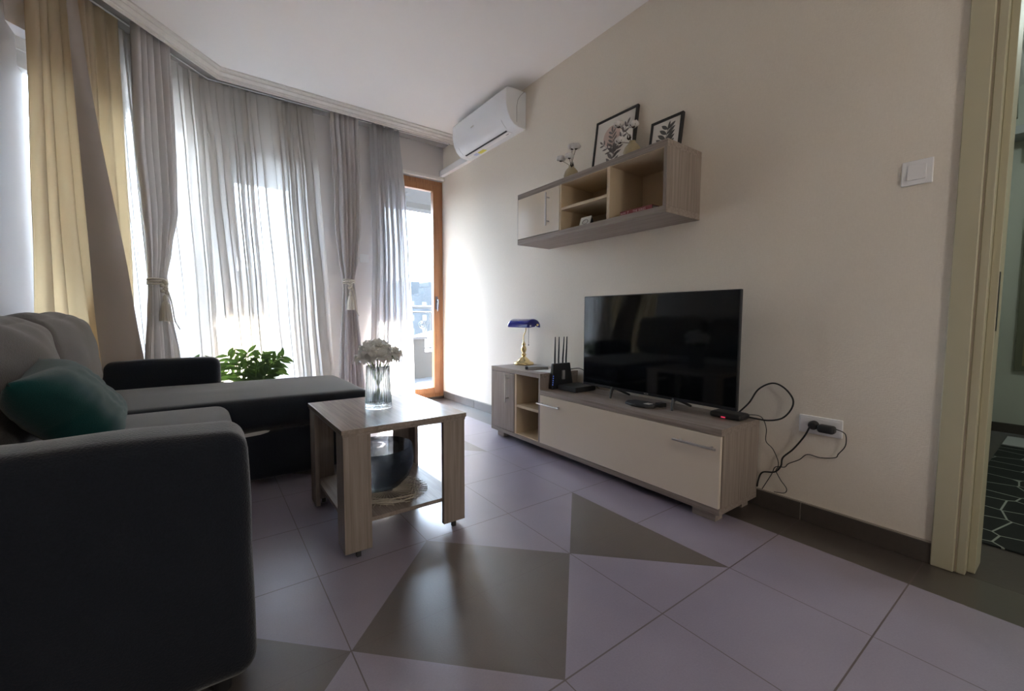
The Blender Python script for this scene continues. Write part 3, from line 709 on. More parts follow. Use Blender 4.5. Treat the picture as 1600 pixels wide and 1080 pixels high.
for (x0, y0) in ((-2.86, 1.19), (-2.13, 1.19), (-2.58, 3.46), (-2.13, 3.44), (-1.42, 2.60), (-1.42, 3.30)):
    MB().lathe([(0.018, 0.0), (0.024, 0.042)], (x0, y0, 0.0), 14).build('foot', 'black_plastic', sf, smooth='auto')
def cushion(name, label, cat, c, size, ry, rz, mat, seed, group=None, rx=0.0, nz=0.012):
    T = Matrix.Translation(c) @ Matrix.Rotation(rz, 4, 'Z') @ Matrix.Rotation(ry, 4, 'Y') @ Matrix.Rotation(rx, 4, 'X')
    h = Vector(size)/2
    o = softbox(MB(), -h, h, min(h)*0.85, n=(20, 40, 34), crown=(0.035, 0.010, 0.012), nz=nz, nsc=5, seed=seed, T=T, wr=0.020).build(name, mat, smooth=True, merge=True)
    return tag(o, label, cat, group)
cushion('back_cushion', 'grey-brown sofa back cushion nearer the camera behind the teal pillow', 'cushion', (-2.700, 2.03, 0.678), (0.20, 0.80, 0.41), math.radians(-9), 0, 'cushion_cloth', 2, 'sofa back cushions')
cushion('back_cushion', 'grey-brown sofa back cushion in the far corner catching sunlight on its rim', 'cushion', (-2.735, 2.93, 0.685), (0.20, 0.84, 0.42), math.radians(-9), 0, 'cushion_cloth', 7, 'sofa back cushions')
# teal throw pillow spanned by four corners
P1, P2, P3, P4 = Vector((-2.555, 1.93, 0.765)), Vector((-2.42, 2.20, 0.505)), Vector((-2.50, 1.43, 0.745)), Vector((-2.37, 1.66, 0.485))
def pil(side):
    nrm = (P2-P1).cross(P3-P1).normalized()
    if nrm.x < 0: nrm = -nrm
    def fn(u_, v_):
        p = P3.lerp(P1, u_).lerp(P4.lerp(P2, u_), v_)
        a, b_ = 2*u_-1, 2*v_-1
        pin = 0.055*(abs(a)**2)*(1-abs(b_))**1; pin2 = 0.05*(abs(b_)**2)*(1-abs(a))
        cc = (P1+P2+P3+P4)/4
        p = p + (cc-p)*(0.13*((1-abs(a))*abs(b_)**3 + (1-abs(b_))*abs(a)**3))
        th = 0.085*((1-a**4)*(1-b_**4))**0.55
        th += 0.006*noise.noise(Vector((u_*7, v_*4, side)))*(1-a*a)*(1-b_*b_) - 0.010*abs(noise.noise(Vector((u_*3, v_*11, 3+side))))*(1-a**4)*(1-b_**4)
        return p + nrm*th*side
    return fn
mb = MB(); mb.grid(pil(1), 34, 34); mb.grid(pil(-1), 34, 34, flip=True)
tp = mb.build('throw_pillow', 'teal_cloth', smooth=True, merge=True); tag(tp, 'dark teal square throw pillow leaning on the sofa back cushion', 'pillow')

# ------------------------------------------------------------------ coffee table
ct = thing('coffee_table', 'square ash-effect coffee table with four board legs and a lower shelf', 'table', (-1.5, 1.86, 0))
TXa, TXb, TYa, TYb = -1.752, -1.238, 1.560, 2.165
MB().box((TXa, TYa, 0.472), (TXb, TYb, 0.490)).build('tabletop', 'ash_gloss', ct, bevel=0.0015)
MB().box((TXa+0.004, TYa+0.004, 0.462), (TXb-0.004, TYb-0.004, 0.472)).build('top_underlay', 'ash_y', ct)
for sx_ in (0, 1):
    for sy_ in (0, 1):
        x0, y0 = (TXa+0.006 if sx_ == 0 else TXb-0.006), (TYa+0.006 if sy_ == 0 else TYb-0.006)
        dx, dy = (1 if sx_ == 0 else -1), (1 if sy_ == 0 else -1)
        def bb_(w0, w1, v0, v1): return (min(x0+dx*w0, x0+dx*w1), min(y0+dy*v0, y0+dy*v1), 0.022), (max(x0+dx*w0, x0+dx*w1), max(y0+dy*v0, y0+dy*v1), 0.462)
        mb = MB(); a1, a2 = bb_(0, 0.10, 0, 0.02); mb.box(a1, a2); a1, a2 = bb_(0, 0.018, 0.02, 0.10); mb.box(a1, a2)
        lg = mb.build('leg', 'ash_z', ct, bevel=0.001)
        fx, fy = x0+dx*0.05, y0+dy*0.010
        MB().box((fx-0.008, fy-0.008, 0), (fx+0.008, fy+0.008, 0.022)).build('foot', 'black_plastic', lg)
MB().box((TXa+0.024, TYa+0.030, 0.112), (TXb-0.024, TYb-0.030, 0.128)).build('lower_shelf', 'ash_y', ct, bevel=0.001)

# glass vase with flowers
VX, VY = -1.510, 1.880
gv = thing('glass_vase', 'clear ribbed glass vase standing on the coffee table', 'vase', (VX, VY, 0.49))
outer = [(0.0, 0.0), (0.056, 0.0), (0.0575, 0.006), (0.0565, 0.02), (0.054, 0.08), (0.051, 0.14), (0.050, 0.19)]
inner = [(0.0475, 0.19), (0.0480, 0.14), (0.051, 0.08), (0.053, 0.022), (0.0, 0.016)]
MB().lathe([(r_, z_) for r_, z_ in outer+inner], (VX, VY, 0.4905), 300, 30, 0.030).build('vase_body', 'ribbed_glass', gv, smooth=True)
fl = thing('flower_bunch', 'bunch of white artificial peonies in the ribbed glass vase', 'flowers', (VX, VY, 0.51))
random.seed(9)
heads = [(-0.062, 0.00, 0.705, 0.044), (0.060, 0.012, 0.705, 0.043), (0.0, -0.045, 0.712, 0.047), (-0.030, 0.035, 0.745, 0.044), (0.034, 0.038, 0.745, 0.044), (0.0, 0.0, 0.755, 0.044), (0.066, -0.03, 0.725, 0.036), (-0.045, -0.04, 0.738, 0.038)]
for hx, hy, hz, hr in heads:
    mb = MB(); c = Vector((VX+hx, VY+hy, hz))
    for ring, (nn, rr, tilt) in enumerate(((5, 0.35, 0.15), (7, 0.65, 0.55), (9, 0.95, 1.05), (9, 1.08, 1.6))):
        for k in range(nn):
            a = 2*math.pi*(k+random.random()*0.5)/nn; 
            def pet(u_, v_, a=a, tilt=tilt, rr=rr):
                w = (u_-0.5)*1.1*hr*math.sin(math.pi*(0.12+0.80*v_)); th_ = tilt*v_**0.7
                R = hr*rr*math.sin(min(th_+0.25, 2.2))*(0.35+0.65*v_); Z = hr*(1.05*math.cos(th_*1.1))*(0.2+0.8*v_) - hr*0.1
                q = Vector((R, w, Z + 0.18*hr*(2*u_-1)**2 + 0.10*hr*math.sin(9*u_+a*5)*v_))
                return c + Vector((q.x*math.cos(a)-q.y*math.sin(a), q.x*math.sin(a)+q.y*math.cos(a), q.z))
            mb.grid(pet, 5, 5)
    mb.build('flower_head', 'petal', fl, smooth=True)
    MB().tube(spline([(VX+hx*0.9, VY+hy*0.9, hz), (VX+hx*0.45, VY+hy*0.45, 0.66), (VX-hx*0.4, VY-hy*0.4, 0.515)], 6), 0.0022, 6).build('stem', 'stem_green', fl, smooth=True)
# doily and smoked glass bowl on the lower shelf
DX, DY = -1.500, 1.800
random.seed(2); mb = MB()
for k in range(64):
    a = 2*math.pi*k/64; b_ = a + random.uniform(0.5, 1.6)*random.choice((-1, 1)); r1, r2_ = random.uniform(0.10, 0.172), random.uniform(0.08, 0.172)
    am = (a+b_)/2 + random.uniform(-.2, .2); rm = random.uniform(0.10, 0.16)
    pts = [(DX+r1*math.cos(a), DY+r1*math.sin(a), 0.1315), (DX+rm*math.cos(am), DY+rm*math.sin(am), 0.1335+random.random()*0.003), (DX+r2_*math.cos(b_), DY+r2_*math.sin(b_), 0.1315)]
    mb.tube(spline(pts, 4), 0.0016, 4)
for k in range(40):
    a = 2*math.pi*k/40; mb.tube([(DX+0.02*math.cos(a), DY+0.02*math.sin(a), 0.1300), (DX+0.172*math.cos(a+0.25), DY+0.172*math.sin(a+0.25), 0.1315)], 0.0014, 4)
tag(mb.build('placemat', 'doily_thread'), 'round openwork placemat of tangled cream threads on the lower shelf', 'placemat')
BXc, BYc = -1.535, 1.84
pr_o = [(0.0, 0.0), (0.055, 0.0), (0.105, 0.018), (0.140, 0.055), (0.158, 0.105), (0.160, 0.150), (0.154, 0.190)]
pr_i = [(0.150, 0.190), (0.156, 0.150), (0.153, 0.105), (0.132, 0.060), (0.095, 0.030), (0.050, 0.020), (0.0, 0.018)]
tag(MB().lathe([(r_, z_) for r_, z_ in pr_o+pr_i], (BXc, BYc, 0.1382), 72, 60, 0.004).build('glass_bowl', 'smoked_glass', smooth=True), 'large smoked blue-grey glass bowl on the lower shelf of the coffee table', 'bowl')

# ------------------------------------------------------------------ TV cabinet
tv = thing('tv_cabinet', 'long low ash-effect TV cabinet with cream flap door', 'cabinet', (-0.18, 1.8, 0))
XF = -0.360; Z0 = 0.040; YR, YM, YL = 0.905, 2.118, 2.702
def part(name, mat, a, b_, bev=0.0012, parent=tv): return MB().box(a, b_).build(name, mat, parent, bevel=bev)
part('base_board', 'ash_y', (XF, YR, Z0), (-0.013, YL, Z0+0.028))
part('low_top', 'ash_y', (XF, YR, 0.392), (-0.013, YM, 0.422))
part('tall_top', 'ash_y', (XF, YM, 0.497), (-0.013, YL, 0.527))
part('side_panel', 'ash_z', (XF+0.018, YR, Z0+0.028), (-0.013, YR+0.018, 0.392))
part('side_panel', 'ash_z', (XF+0.001, YL-0.016, Z0+0.028), (-0.013, YL, 0.497))
part('step_panel', 'ash_z', (XF, YM, Z0+0.028), (-0.013, YM+0.016, 0.497))
part('divider', 'birch', (XF, 2.378, Z0+0.028), (-0.013, 2.400, 0.497))
part('back_panel', 'birch', (-0.030, YR+0.02, Z0+0.028), (-0.014, YL-0.016, 0.392))
part('back_panel', 'birch', (-0.030, YM+0.016, 0.392), (-0.014, YL-0.016, 0.497))
part('shelf', 'birch', (XF+0.003, YM+0.016, 0.262), (-0.030, 2.378, 0.281))
part('shelf', 'birch', (XF+0.003, YM+0.016, Z0+0.028), (-0.030, 2.378, Z0+0.034))
dr = part('door', 'ash_z', (XF-0.004, 2.403, Z0+0.032), (XF+0.014, YL-0.010, 0.494))
def bar_handle(p0, p1, out, parent):
    p0, p1 = Vector(p0), Vector(p1); o = Vector(out); d = (p1-p0)
    mb = MB().tube([p0, p1], 0.0055, 10)
    for t in (0.14, 0.86): q = p0+d*t; mb.tube([q, q-o], 0.004, 8)
    return mb.build('handle', 'metal', parent, smooth='auto')
bar_handle((XF-0.034, 2.470, 0.285), (XF-0.034, 2.470, 0.485), (-0.030, 0, 0), dr)
fp = part('flap_door', 'cream_gloss', (XF-0.003, YR+0.003, Z0+0.030), (XF+0.015, YM-0.003, 0.389), 0.0015)
bar_handle((XF-0.032, 2.115, 0.338), (XF-0.032, 1.905, 0.338), (-0.030, 0, 0), fp)
bar_handle((XF-0.032, 1.120, 0.338), (XF-0.032, 0.915, 0.338), (-0.030, 0, 0), fp)
for (xa, xb, ya, yb) in ((XF+0.02, XF+0.08, 2.56, 2.64), (XF+0.02, XF+0.08, 0.93, 1.04), (-0.10, -0.04, 2.56, 2.64), (-0.10, -0.04, 0.93, 1.04)):
    part('foot', 'ash_y', (xa, ya, 0), (xb, yb, Z0), 0.001)

# TV
tvo = thing('television', 'black flat screen television standing on the low cabinet', 'television', (-0.18, 1.40, 0.422))
TA, TB, TZ0, TZ1 = 0.922, 1.878, 0.478, 1.030
XT = -0.205
MB().box((XT, TA, TZ0), (XT+0.018, TB, TZ1)).build('bezel', 'dark_plastic', tvo, bevel=0.002)
MB().box((XT-0.0008, TA+0.006, TZ0+0.016), (XT+0.004, TB-0.006, TZ1-0.005)).build('screen', 'screen', tvo)
MB().prism([(XT+0.018, TZ0+0.01), (XT+0.018, TZ0+0.30), (XT+0.060, TZ0+0.27), (XT+0.060, TZ0+0.03)], TA+0.02, TB-0.02, 'y').build('rear_housing', 'black_plastic', tvo, bevel=0.004)
for yy in (1.650, 1.245):
    s_ = 1 if yy > 1.4 else -1
    MB().tube([(-0.195, yy, TZ0+0.01), (-0.225, yy-0.012, 0.428)], [0.010, 0.006], 8).tube([(-0.185, yy, TZ0+0.01), (-0.040, yy-0.004, 0.428)], [0.010, 0.006], 8).ball((-0.190, yy, TZ0+0.002), 0.011).build('foot', 'black_plastic', tvo, smooth='auto')
def lettering(txt, size, loc, xdir, ydir, mat, parent, name='lettering', extr=0.0004):
    cu = bpy.data.curves.new('t', 'FONT'); cu.body = txt; cu.size = size; cu.extrude = extr; cu.align_x = 'CENTER'; cu.align_y = 'CENTER'
    to = bpy.data.objects.new('t', cu); col.objects.link(to)
    bpy.context.view_layer.update()
    me = bpy.data.meshes.new_from_object(to.evaluated_get(bpy.context.evaluated_depsgraph_get()))
    bpy.data.objects.remove(to)
    xd, yd = Vector(xdir).normalized(), Vector(ydir).normalized(); zd = xd.cross(yd)
    R = Matrix((xd, yd, zd)).transposed()
    mb = MB(); vs = [Vector(loc)+R @ v_.co for v_ in me.vertices]; mb.add(vs, [tuple(p.vertices) for p in me.polygons])
    return mb.build(name, mat, parent)
lettering('VOX', 0.014, (XT-0.0012, 1.405, TZ0+0.0085), (0, -1, 0), (0, 0, 1), 'metal', tvo)

# lamp
LX, LY, LZ = -0.105, 2.625, 0.527
la = thing('bankers_lamp', 'brass bankers lamp with blue glass shade on the cabinet', 'lamp', (LX, LY, LZ))
MB().lathe([(0.078, 0.0), (0.080, 0.012), (0.070, 0.022), (0.052, 0.028), (0.046, 0.036), (0.030, 0.052), (0.016, 0.062), (0.013, 0.07)], (LX, LY, LZ), 36, 8, 0.02).build('base', 'brass', la, smooth=True)
MB().lathe([(0.013, 0.068), (0.022, 0.080), (0.011, 0.092), (0.018, 0.104), (0.024, 0.122), (0.018, 0.140), (0.010, 0.150), (0.016, 0.160), (0.010, 0.172), (0.006, 0.180)], (LX, LY, LZ), 24).build('column', 'brass', la, smooth=True)
MB().tube(spline([(LX, LY, LZ+0.175), (LX+0.002, LY+0.008, LZ+0.22), (LX+0.004, LY-0.018, LZ+0.27), (LX, LY-0.02, LZ+0.335)], 6), 0.0045, 8).build('arm', 'brass', la, smooth=True)
def shade(u_, v_, k=1.0):
    a = math.radians(-8 + 196*u_); y = (v_-0.5)*2
    e_ = 1-max(0, abs(y)-0.80)/0.20; e_ = math.sqrt(max(0, 1-(1-e_)**2)) if abs(y) > 0.80 else 1
    r_ = (0.056*(0.12+0.88*e_))*k
    return Vector((LX-0.015 + r_*math.cos(a)*1.15, LY-0.015+y*0.150*k, LZ+0.302+r_*math.sin(a)*1.04))
MB().grid(shade, 24, 30).build('lamp_shade', 'blue_glass', la, smooth=True)
MB().grid(lambda u_, v_: shade(u_, v_, 0.975), 24, 30).build('shade_lining', 'shade_inside', la, smooth=True)
MB().tube([(LX-0.015, LY-0.163, LZ+0.316), (LX-0.015, LY-0.195, LZ+0.316)], [0.004, 0.004]).ball((LX-0.015, LY-0.185, LZ+0.316), 0.009).build('finial', 'brass', la, smooth='auto')
MB().tube([(LX-0.015, LY+0.133, LZ+0.316), (LX-0.015, LY+0.155, LZ+0.316)], 0.006).build('finial', 'brass', la, smooth='auto')
MB().tube([(LX-0.02, LY-0.085, LZ+0.32), (LX-0.02, LY-0.085, LZ+0.165)], 0.0014, 6).ball((LX-0.02, LY-0.085, LZ+0.160), 0.005).build('pull_chain', 'dark_metal', la, smooth='auto')
# remote dock and paper
T = Matrix.Translation((-0.222, 2.335, 0.5275)) @ Matrix.Rotation(math.radians(-34), 4, 'Z')
rc = thing('remote_control', 'grey remote control with a dark end lying beside the lamp', 'remote', (-0.222, 2.335, 0.5275))
MB().box((-0.055, -0.030, 0), (0.090, 0.030, 0.022), T).build('case', 'mat_grey', rc, bevel=0.004)
MB().box((-0.075, -0.029, 0.001), (-0.0552, 0.029, 0.020), T).build('dark_end', 'black_plastic', rc, bevel=0.003)
tag(MB().add([(-0.300, 2.262, 0.5285), (-0.262, 2.140, 0.5285), (-0.060, 2.165, 0.5285), (-0.085, 2.295, 0.5285), (-0.300, 2.262, 0.5275), (-0.262, 2.140, 0.5275), (-0.060, 2.165, 0.5275), (-0.085, 2.295, 0.5275)],
    [(0, 1, 2, 3), (4, 7, 6, 5), (0, 4, 5, 1), (1, 5, 6, 2), (2, 6, 7, 3), (3, 7, 4, 0)]).build('paper_sheet', 'paper'), 'white paper sheet on the taller end of the TV cabinet', 'paper')
# router
ro = thing('wifi_router', 'upright black wifi router with four antennas on the cabinet', 'router', (-0.19, 2.09, 0.422))
MB().add([(-0.292, 2.075, 0.4225), (-0.096, 2.075, 0.4225), (-0.096, 2.112, 0.4225), (-0.292, 2.112, 0.4225), (-0.272, 2.088, 0.592), (-0.118, 2.088, 0.592), (-0.118, 2.108, 0.592), (-0.272, 2.108, 0.592)],
    [(0,3,2,1),(4,5,6,7),(0,1,5,4),(1,2,6,5),(2,3,7,6),(3,0,4,7)]).build('body', 'dark_plastic', ro, bevel=0.004)
for xa, xb in ((-0.250, -0.248), (-0.217, -0.213), (-0.178, -0.168), (-0.148, -0.142)):
    MB().tube([(xa, 2.098, 0.588), (xa, 2.098, 0.625), ((xa+xb)/2, 2.098, 0.68), (xb, 2.098, 0.770)], [0.0055, 0.0058, 0.0052, 0.0030], 10).build('antenna', 'dark_plastic', ro, smooth='auto')
mb = MB()
for k in range(5): mb.box((-0.289+0.0022*k, 2.0715+0.001*k, 0.452+0.014*k), (-0.286+0.0022*k, 2.0765+0.001*k, 0.457+0.014*k))
m, nt, b = nodes_of('led_blue'); setin(b, Base_Color=(0.1, 0.2, 0.9, 1), Emission_Color=(0.15, 0.3, 1, 1), Emission_Strength=0.12)
mb.build('indicator_lights', 'led_blue', ro)
MB().box((-0.205, 2.069, 0.485), (-0.182, 2.079, 0.545)).build('port_panel', 'metal', ro)
st = thing('set_top_box', 'flat black set-top box in front of the router', 'set-top box', (-0.16, 1.98, 0.422))
MB().box((-0.255, 1.895, 0.4265), (-0.070, 2.060, 0.456)).build('case', 'black_plastic', st, bevel=0.003)
MB().box((-0.250, 1.900, 0.4225), (-0.075, 2.055, 0.4265)).build('foot_pad', 'black_plastic', st)
tag(MB().tube(spline([(-0.10, 2.10, 0.545), (-0.06, 2.05, 0.55), (-0.04, 2.0, 0.52), (-0.035, 1.95, 0.46), (-0.03, 1.90, 0.428)], 8), 0.0028, 8).build('router_cable', 'cable_rubber', smooth=True), 'short black cable arching from the router down behind the television', 'cable')
pk = thing('media_puck', 'small flat black media puck in front of the television', 'media box', (-0.18, 1.42, 0.422))
MB().prism([(-0.272, 1.36), (-0.285, 1.44), (-0.262, 1.50), (-0.215, 1.52), (-0.170, 1.50), (-0.160, 1.42), (-0.190, 1.34), (-0.235, 1.33)], 0.4225, 0.437, 'z').build('case', 'black_plastic', pk, bevel=0.004)
MB().box((-0.235, 1.365, 0.4372), (-0.195, 1.400, 0.4380)).build('white_label', 'paper', pk)
tag(MB().prism([(-0.150, 1.315), (-0.195, 1.325), (-0.190, 1.360), (-0.145, 1.350)], 0.4225, 0.445, 'z').build('power_adapter', 'black_plastic', bevel=0.003), 'tiny black adapter beside the media puck under the television', 'adapter')
ab = thing('extension_hub', 'black rounded hub with cables at the end of the TV cabinet', 'power hub', (-0.12, 1.0, 0.422))
softbox(MB(), (-0.160, 0.925, 0.4225), (-0.060, 1.075, 0.452), 0.014, n=(8, 10, 6)).build('case', 'black_plastic', ab, smooth=True, merge=True)
m, nt, b = nodes_of('led_red'); setin(b, Base_Color=(0.8, 0.05, 0.1, 1), Emission_Color=(1, 0.06, 0.15, 1), Emission_Strength=0.15)
MB().box((-0.1612, 0.995, 0.428), (-0.1590, 1.015, 0.433)).build('red_light', 'led_red', ab)
# cables by the socket
def cable(lst, r_, x0, label, dx=0.0, name='power_cable'):
    n_ = len(lst); pts = [(x0 if not isinstance(x0, list) else x0[i], y, z) for i, (y, z) in enumerate(lst)]
    return tag(MB().tube(spline(pts, 7), r_, 8).build(name, 'cable_rubber', smooth=True), label, 'cable')
cable([(0.985, 0.437), (0.940, 0.497), (0.907, 0.565), (0.852, 0.601), (0.803, 0.589), (0.764, 0.544), (0.767, 0.497), (0.802, 0.448), (0.856, 0.427), (0.905, 0.428), (0.965, 0.434)],
      0.0038, [-0.07, -0.05, -0.035, -0.03, -0.03, -0.03, -0.03, -0.03, -0.035, -0.05, -0.07], 'thick black cable making a big loop off the cabinet end')
cable([(0.955, 0.440), (0.900, 0.442), (0.880, 0.423), (0.868, 0.38), (0.87, 0.324), (0.839, 0.294), (0.815, 0.245), (0.814, 0.215), (0.821, 0.195), (0.800, 0.158), (0.775, 0.127), (0.782, 0.104), (0.825, 0.095)],
      0.0018, [-0.06, -0.04, -0.03, -0.025, -0.02, -0.02, -0.02, -0.02, -0.02, -0.02, -0.02, -0.022, -0.022], 'thin black cable dropping from the cabinet end to the baseboard')
cable([(0.689, 0.434), (0.712, 0.385), (0.754, 0.316), (0.794, 0.266), (0.8, 0.225), (0.824, 0.191), (0.875, 0.174), (0.893, 0.134), (0.900, 0.095)],
      0.0036, [-0.045, -0.03, -0.025, -0.024, -0.026, -0.028, -0.028, -0.024, -0.02], 'thick black cable slanting down from the round plug')
cable([(0.600, 0.441), (0.571, 0.429), (0.566, 0.398), (0.571, 0.369), (0.591, 0.336), (0.602, 0.317), (0.654, 0.302), (0.703, 0.303), (0.732, 0.272), (0.772, 0.243), (0.787, 0.223), (0.819, 0.217), (0.834, 0.178), (0.873, 0.095)],
      0.0019, [-0.03, -0.025, -0.02, -0.018, -0.015, -0.014, -0.012, -0.012, -0.014, -0.018, -0.02, -0.034, -0.034, -0.03], 'thin wavy black cable from the long plug on the socket')
so = thing('wall_socket', 'white wall socket plate low on the wall right of the TV cabinet', 'socket', (-0.006, 0.66, 0.4))
MB().box((-0.012, 0.583, 0.399), (-0.0005, 0.742, 0.477)).build('plate', 'white_plastic', so, bevel=0.004)
MB().box((-0.0145, 0.590, 0.407), (-0.012, 0.735, 0.469)).build('inner_plate', 'white_plastic', so, bevel=0.002)
tag(MB().lathe([(0.019, 0.0), (0.019, -0.018), (0.014, -0.028), (0.0, -0.030)], (-0.0145, 0.682, 0.440), 20, axis='x').build('round_plug', 'black_plastic', smooth='auto'), 'round black plug in the left half of the white socket', 'plug')
tag(softbox(MB(), (-0.055, 0.600, 0.418), (-0.0145, 0.662, 0.452), 0.012, n=(8, 12, 8)).build('charger_plug', 'black_plastic', smooth=True, merge=True), 'long black charger plug in the right half of the white socket', 'plug')
def switch(name, label, ya, yb, za, zb):
    s_ = thing(name, label, 'switch', (-0.005, (ya+yb)/2, za))
    MB().box((-0.009, ya, za), (-0.0005, yb, zb)).build('plate', 'white_plastic', s_, bevel=0.003)
    MB().prism([(-0.009, za+0.018), (-0.016, za+0.018), (-0.010, zb-0.018), (-0.009, zb-0.018)], ya+0.018, yb-0.018, 'y').build('rocker', 'white_plastic', s_, bevel=0.001)
switch('light_switch', 'white rocker light switch on the wall beside the doorway', 0.364, 0.450, 1.391, 1.480)
s_ = thing('light_switch', 'pale switch plate on the far wall between curtain and door', 'switch', (-0.855, YF-0.005, 1.42))
MB().box((-0.897, YF-0.010, 1.424), (-0.815, YF-0.0005, 1.503)).build('plate', 'white_plastic', s_, bevel=0.003)
MB().box((-0.880, YF-0.013, 1.440), (-0.832, YF-0.010, 1.487)).build('rocker', 'white_plastic', s_, bevel=0.001)

# ------------------------------------------------------------------ wall shelf and what stands on it
ws = thing('wall_shelf', 'ash-effect wall shelf unit with a cream door and open cubbies', 'shelf', (-0.15, 1.85, 1.415))
SX, SR, SL, SZ0, SZ1 = -0.300, 1.250, 2.455, 1.415, 1.765
def wp(name, mat, a, b_, bev=0.0012, parent=ws): return MB().box(a, b_).build(name, mat, parent, bevel=bev)
wp('bottom_board', 'ash_y', (SX, SR, SZ0), (-0.0005, SL, SZ0+0.034))
wp('top_board', 'ash_y', (SX, SR, SZ1-0.034), (-0.0005, SL, SZ1))
wp('side_panel', 'ash_z', (SX, SR, SZ0+0.034), (-0.0005, SR+0.020, SZ1-0.034))
wp('side_panel', 'ash_z', (SX, SL-0.008, SZ0+0.034), (-0.0005, SL, SZ1-0.034))
wp('divider', 'birch', (SX, 1.607, SZ0+0.034), (-0.012, 1.628, SZ1-0.034))
wp('divider', 'birch', (SX, 2.000, SZ0+0.034), (-0.012, 2.012, SZ1-0.034))
wp('back_panel', 'birch', (-0.012, SR+0.02, SZ0+0.034), (-0.001, SL-0.008, SZ1-0.034))
wp('cubby_lining', 'birch', (SX+0.004, SR+0.020, SZ1-0.037), (-0.012, 1.607, SZ1-0.034), 0)
wp('cubby_lining', 'birch', (SX+0.004, 1.628, SZ1-0.037), (-0.012, 2.000, SZ1-0.034), 0)
wp('middle_shelf', 'birch', (SX+0.002, 1.628, 1.570), (-0.012, 2.000, 1.587))
wd = wp('door', 'cream_gloss', (SX-0.004, 2.014, SZ0+0.037), (SX+0.014, SL-0.009, SZ1-0.037), 0.0015)
bar_handle((SX-0.034, 2.110, 1.492), (SX-0.034, 2.110, 1.700), (-0.030, 0, 0), wd)
bk = thing('book', 'flat red book with pale lettering in the right cubby', 'book', (-0.2, 1.45, SZ0+0.034))
MB().box((-0.275, 1.345, SZ0+0.0345), (-0.12, 1.550, SZ0+0.0375)).box((-0.275, 1.345, SZ0+0.0565), (-0.12, 1.550, SZ0+0.0595)).box((-0.278, 1.345, SZ0+0.0345), (-0.274, 1.550, SZ0+0.0595)).build('cover', 'book_red', bk, bevel=0.0005)
MB().box((-0.273, 1.348, SZ0+0.0375), (-0.124, 1.547, SZ0+0.0565)).build('pages', 'paper', bk)
lettering('7', 0.020, (-0.2784, 1.497, SZ0+0.047), (0, -1, 0), (0, 0, 1), 'book_letters', bk)
lettering('THE SERIES', 0.0165, (-0.2784, 1.425, SZ0+0.047), (0, -1, 0), (0, 0, 1), 'book_letters', bk)
lettering('BOOK', 0.012, (-0.2784, 1.528, SZ0+0.047), (0, -1, 0), (0, 0, 1), 'book_letters', bk)
cd = thing('photo_card', 'small propped card with a drawn ring in the lower cubby', 'card', (-0.25, 1.83, SZ0+0.034))
Tc = Matrix.Translation((-0.262, 1.835, SZ0+0.0345)) @ Matrix.Rotation(math.radians(18), 4, 'Y')
MB().box((0, -0.042, 0), (0.003, 0.045, 0.062), Tc).build('card_sheet', 'paper', cd)
pts = [Tc @ Vector((-0.001, 0.0+0.022*math.cos(2*math.pi*k/20), 0.028+0.015*math.sin(2*math.pi*k/20))) for k in range(21)]
MB().tube(pts, 0.0012, 5).build('ring_drawing', 'print_leaf', cd)
MB().add([Tc @ Vector((0.003, -0.042, 0.058)), Tc @ Vector((0.003, -0.030, 0.0)), (-0.215, 1.790, SZ0+0.0345), Tc @ Vector((0.0035, -0.038, 0.058)), Tc @ Vector((0.0035, -0.026, 0.0)), (-0.215, 1.794, SZ0+0.0345)], [(0, 1, 2), (3, 5, 4), (0, 3, 4, 1), (1, 4, 5, 2), (2, 5, 3, 0)]).build('prop_leg', 'black_plastic', cd)
# framed prints leaning on the wall
def leaf_poly(mb, T, a, b_, w, n=8):
    a, b_ = Vector((a[0], a[1])), Vector((b_[0], b_[1])); d = b_-a; nrm = Vector((-d.y, d.x)).normalized()*w
    top = [a + d*t + nrm*math.sin(math.pi*t)**0.8 for t in [k/n for k in range(n+1)]]
    bot = [a + d*t - nrm*math.sin(math.pi*t)**0.8 for t in [k/n for k in range(n-1, 0, -1)]]
    poly = top+bot; m_ = len(poly)
    f_ = [T @ Vector((0.0, q.x, q.y)) for q in poly]; g_ = [T @ Vector((-0.0006, q.x, q.y)) for q in poly]
    mb.add(f_+g_, [tuple(range(m_)), tuple(range(m_, 2*m_))[::-1]] + [(k, (k+1) % m_, m_+(k+1) % m_, m_+k) for k in range(m_)])
def framed(label, yc, w, h, lean, art):
    # local: x toward wall, y along the wall (+y far), z up; bottom on the shelf
    o = thing('framed_print', label, 'picture', (-0.09, yc, SZ1), 'framed botanical prints')
    T = Matrix.Translation((-0.018-math.sin(lean)*h, yc, SZ1+0.0005+0.018*math.sin(lean)*0)) @ Matrix.Rotation(lean, 4, 'Y')
    t_ = 0.013; mb = MB()
    for a, b_ in (((-0.008, -w/2, 0), (0.010, -w/2+t_, h)), ((-0.008, w/2-t_, 0), (0.010, w/2, h)), ((-0.008, -w/2+t_, 0), (0.010, w/2-t_, t_)), ((-0.008, -w/2+t_, h-t_), (0.010, w/2-t_, h))): mb.box(a, b_, T)
    mb.build('frame', 'black_frame', o)
    MB().box((-0.001, -w/2+t_, t_), (0.006, w/2-t_, h-t_), T).build('print', 'print_paper', o)
    T2 = T @ Matrix.Translation((-0.0012, 0, 0)); art(o, T2, w, h)
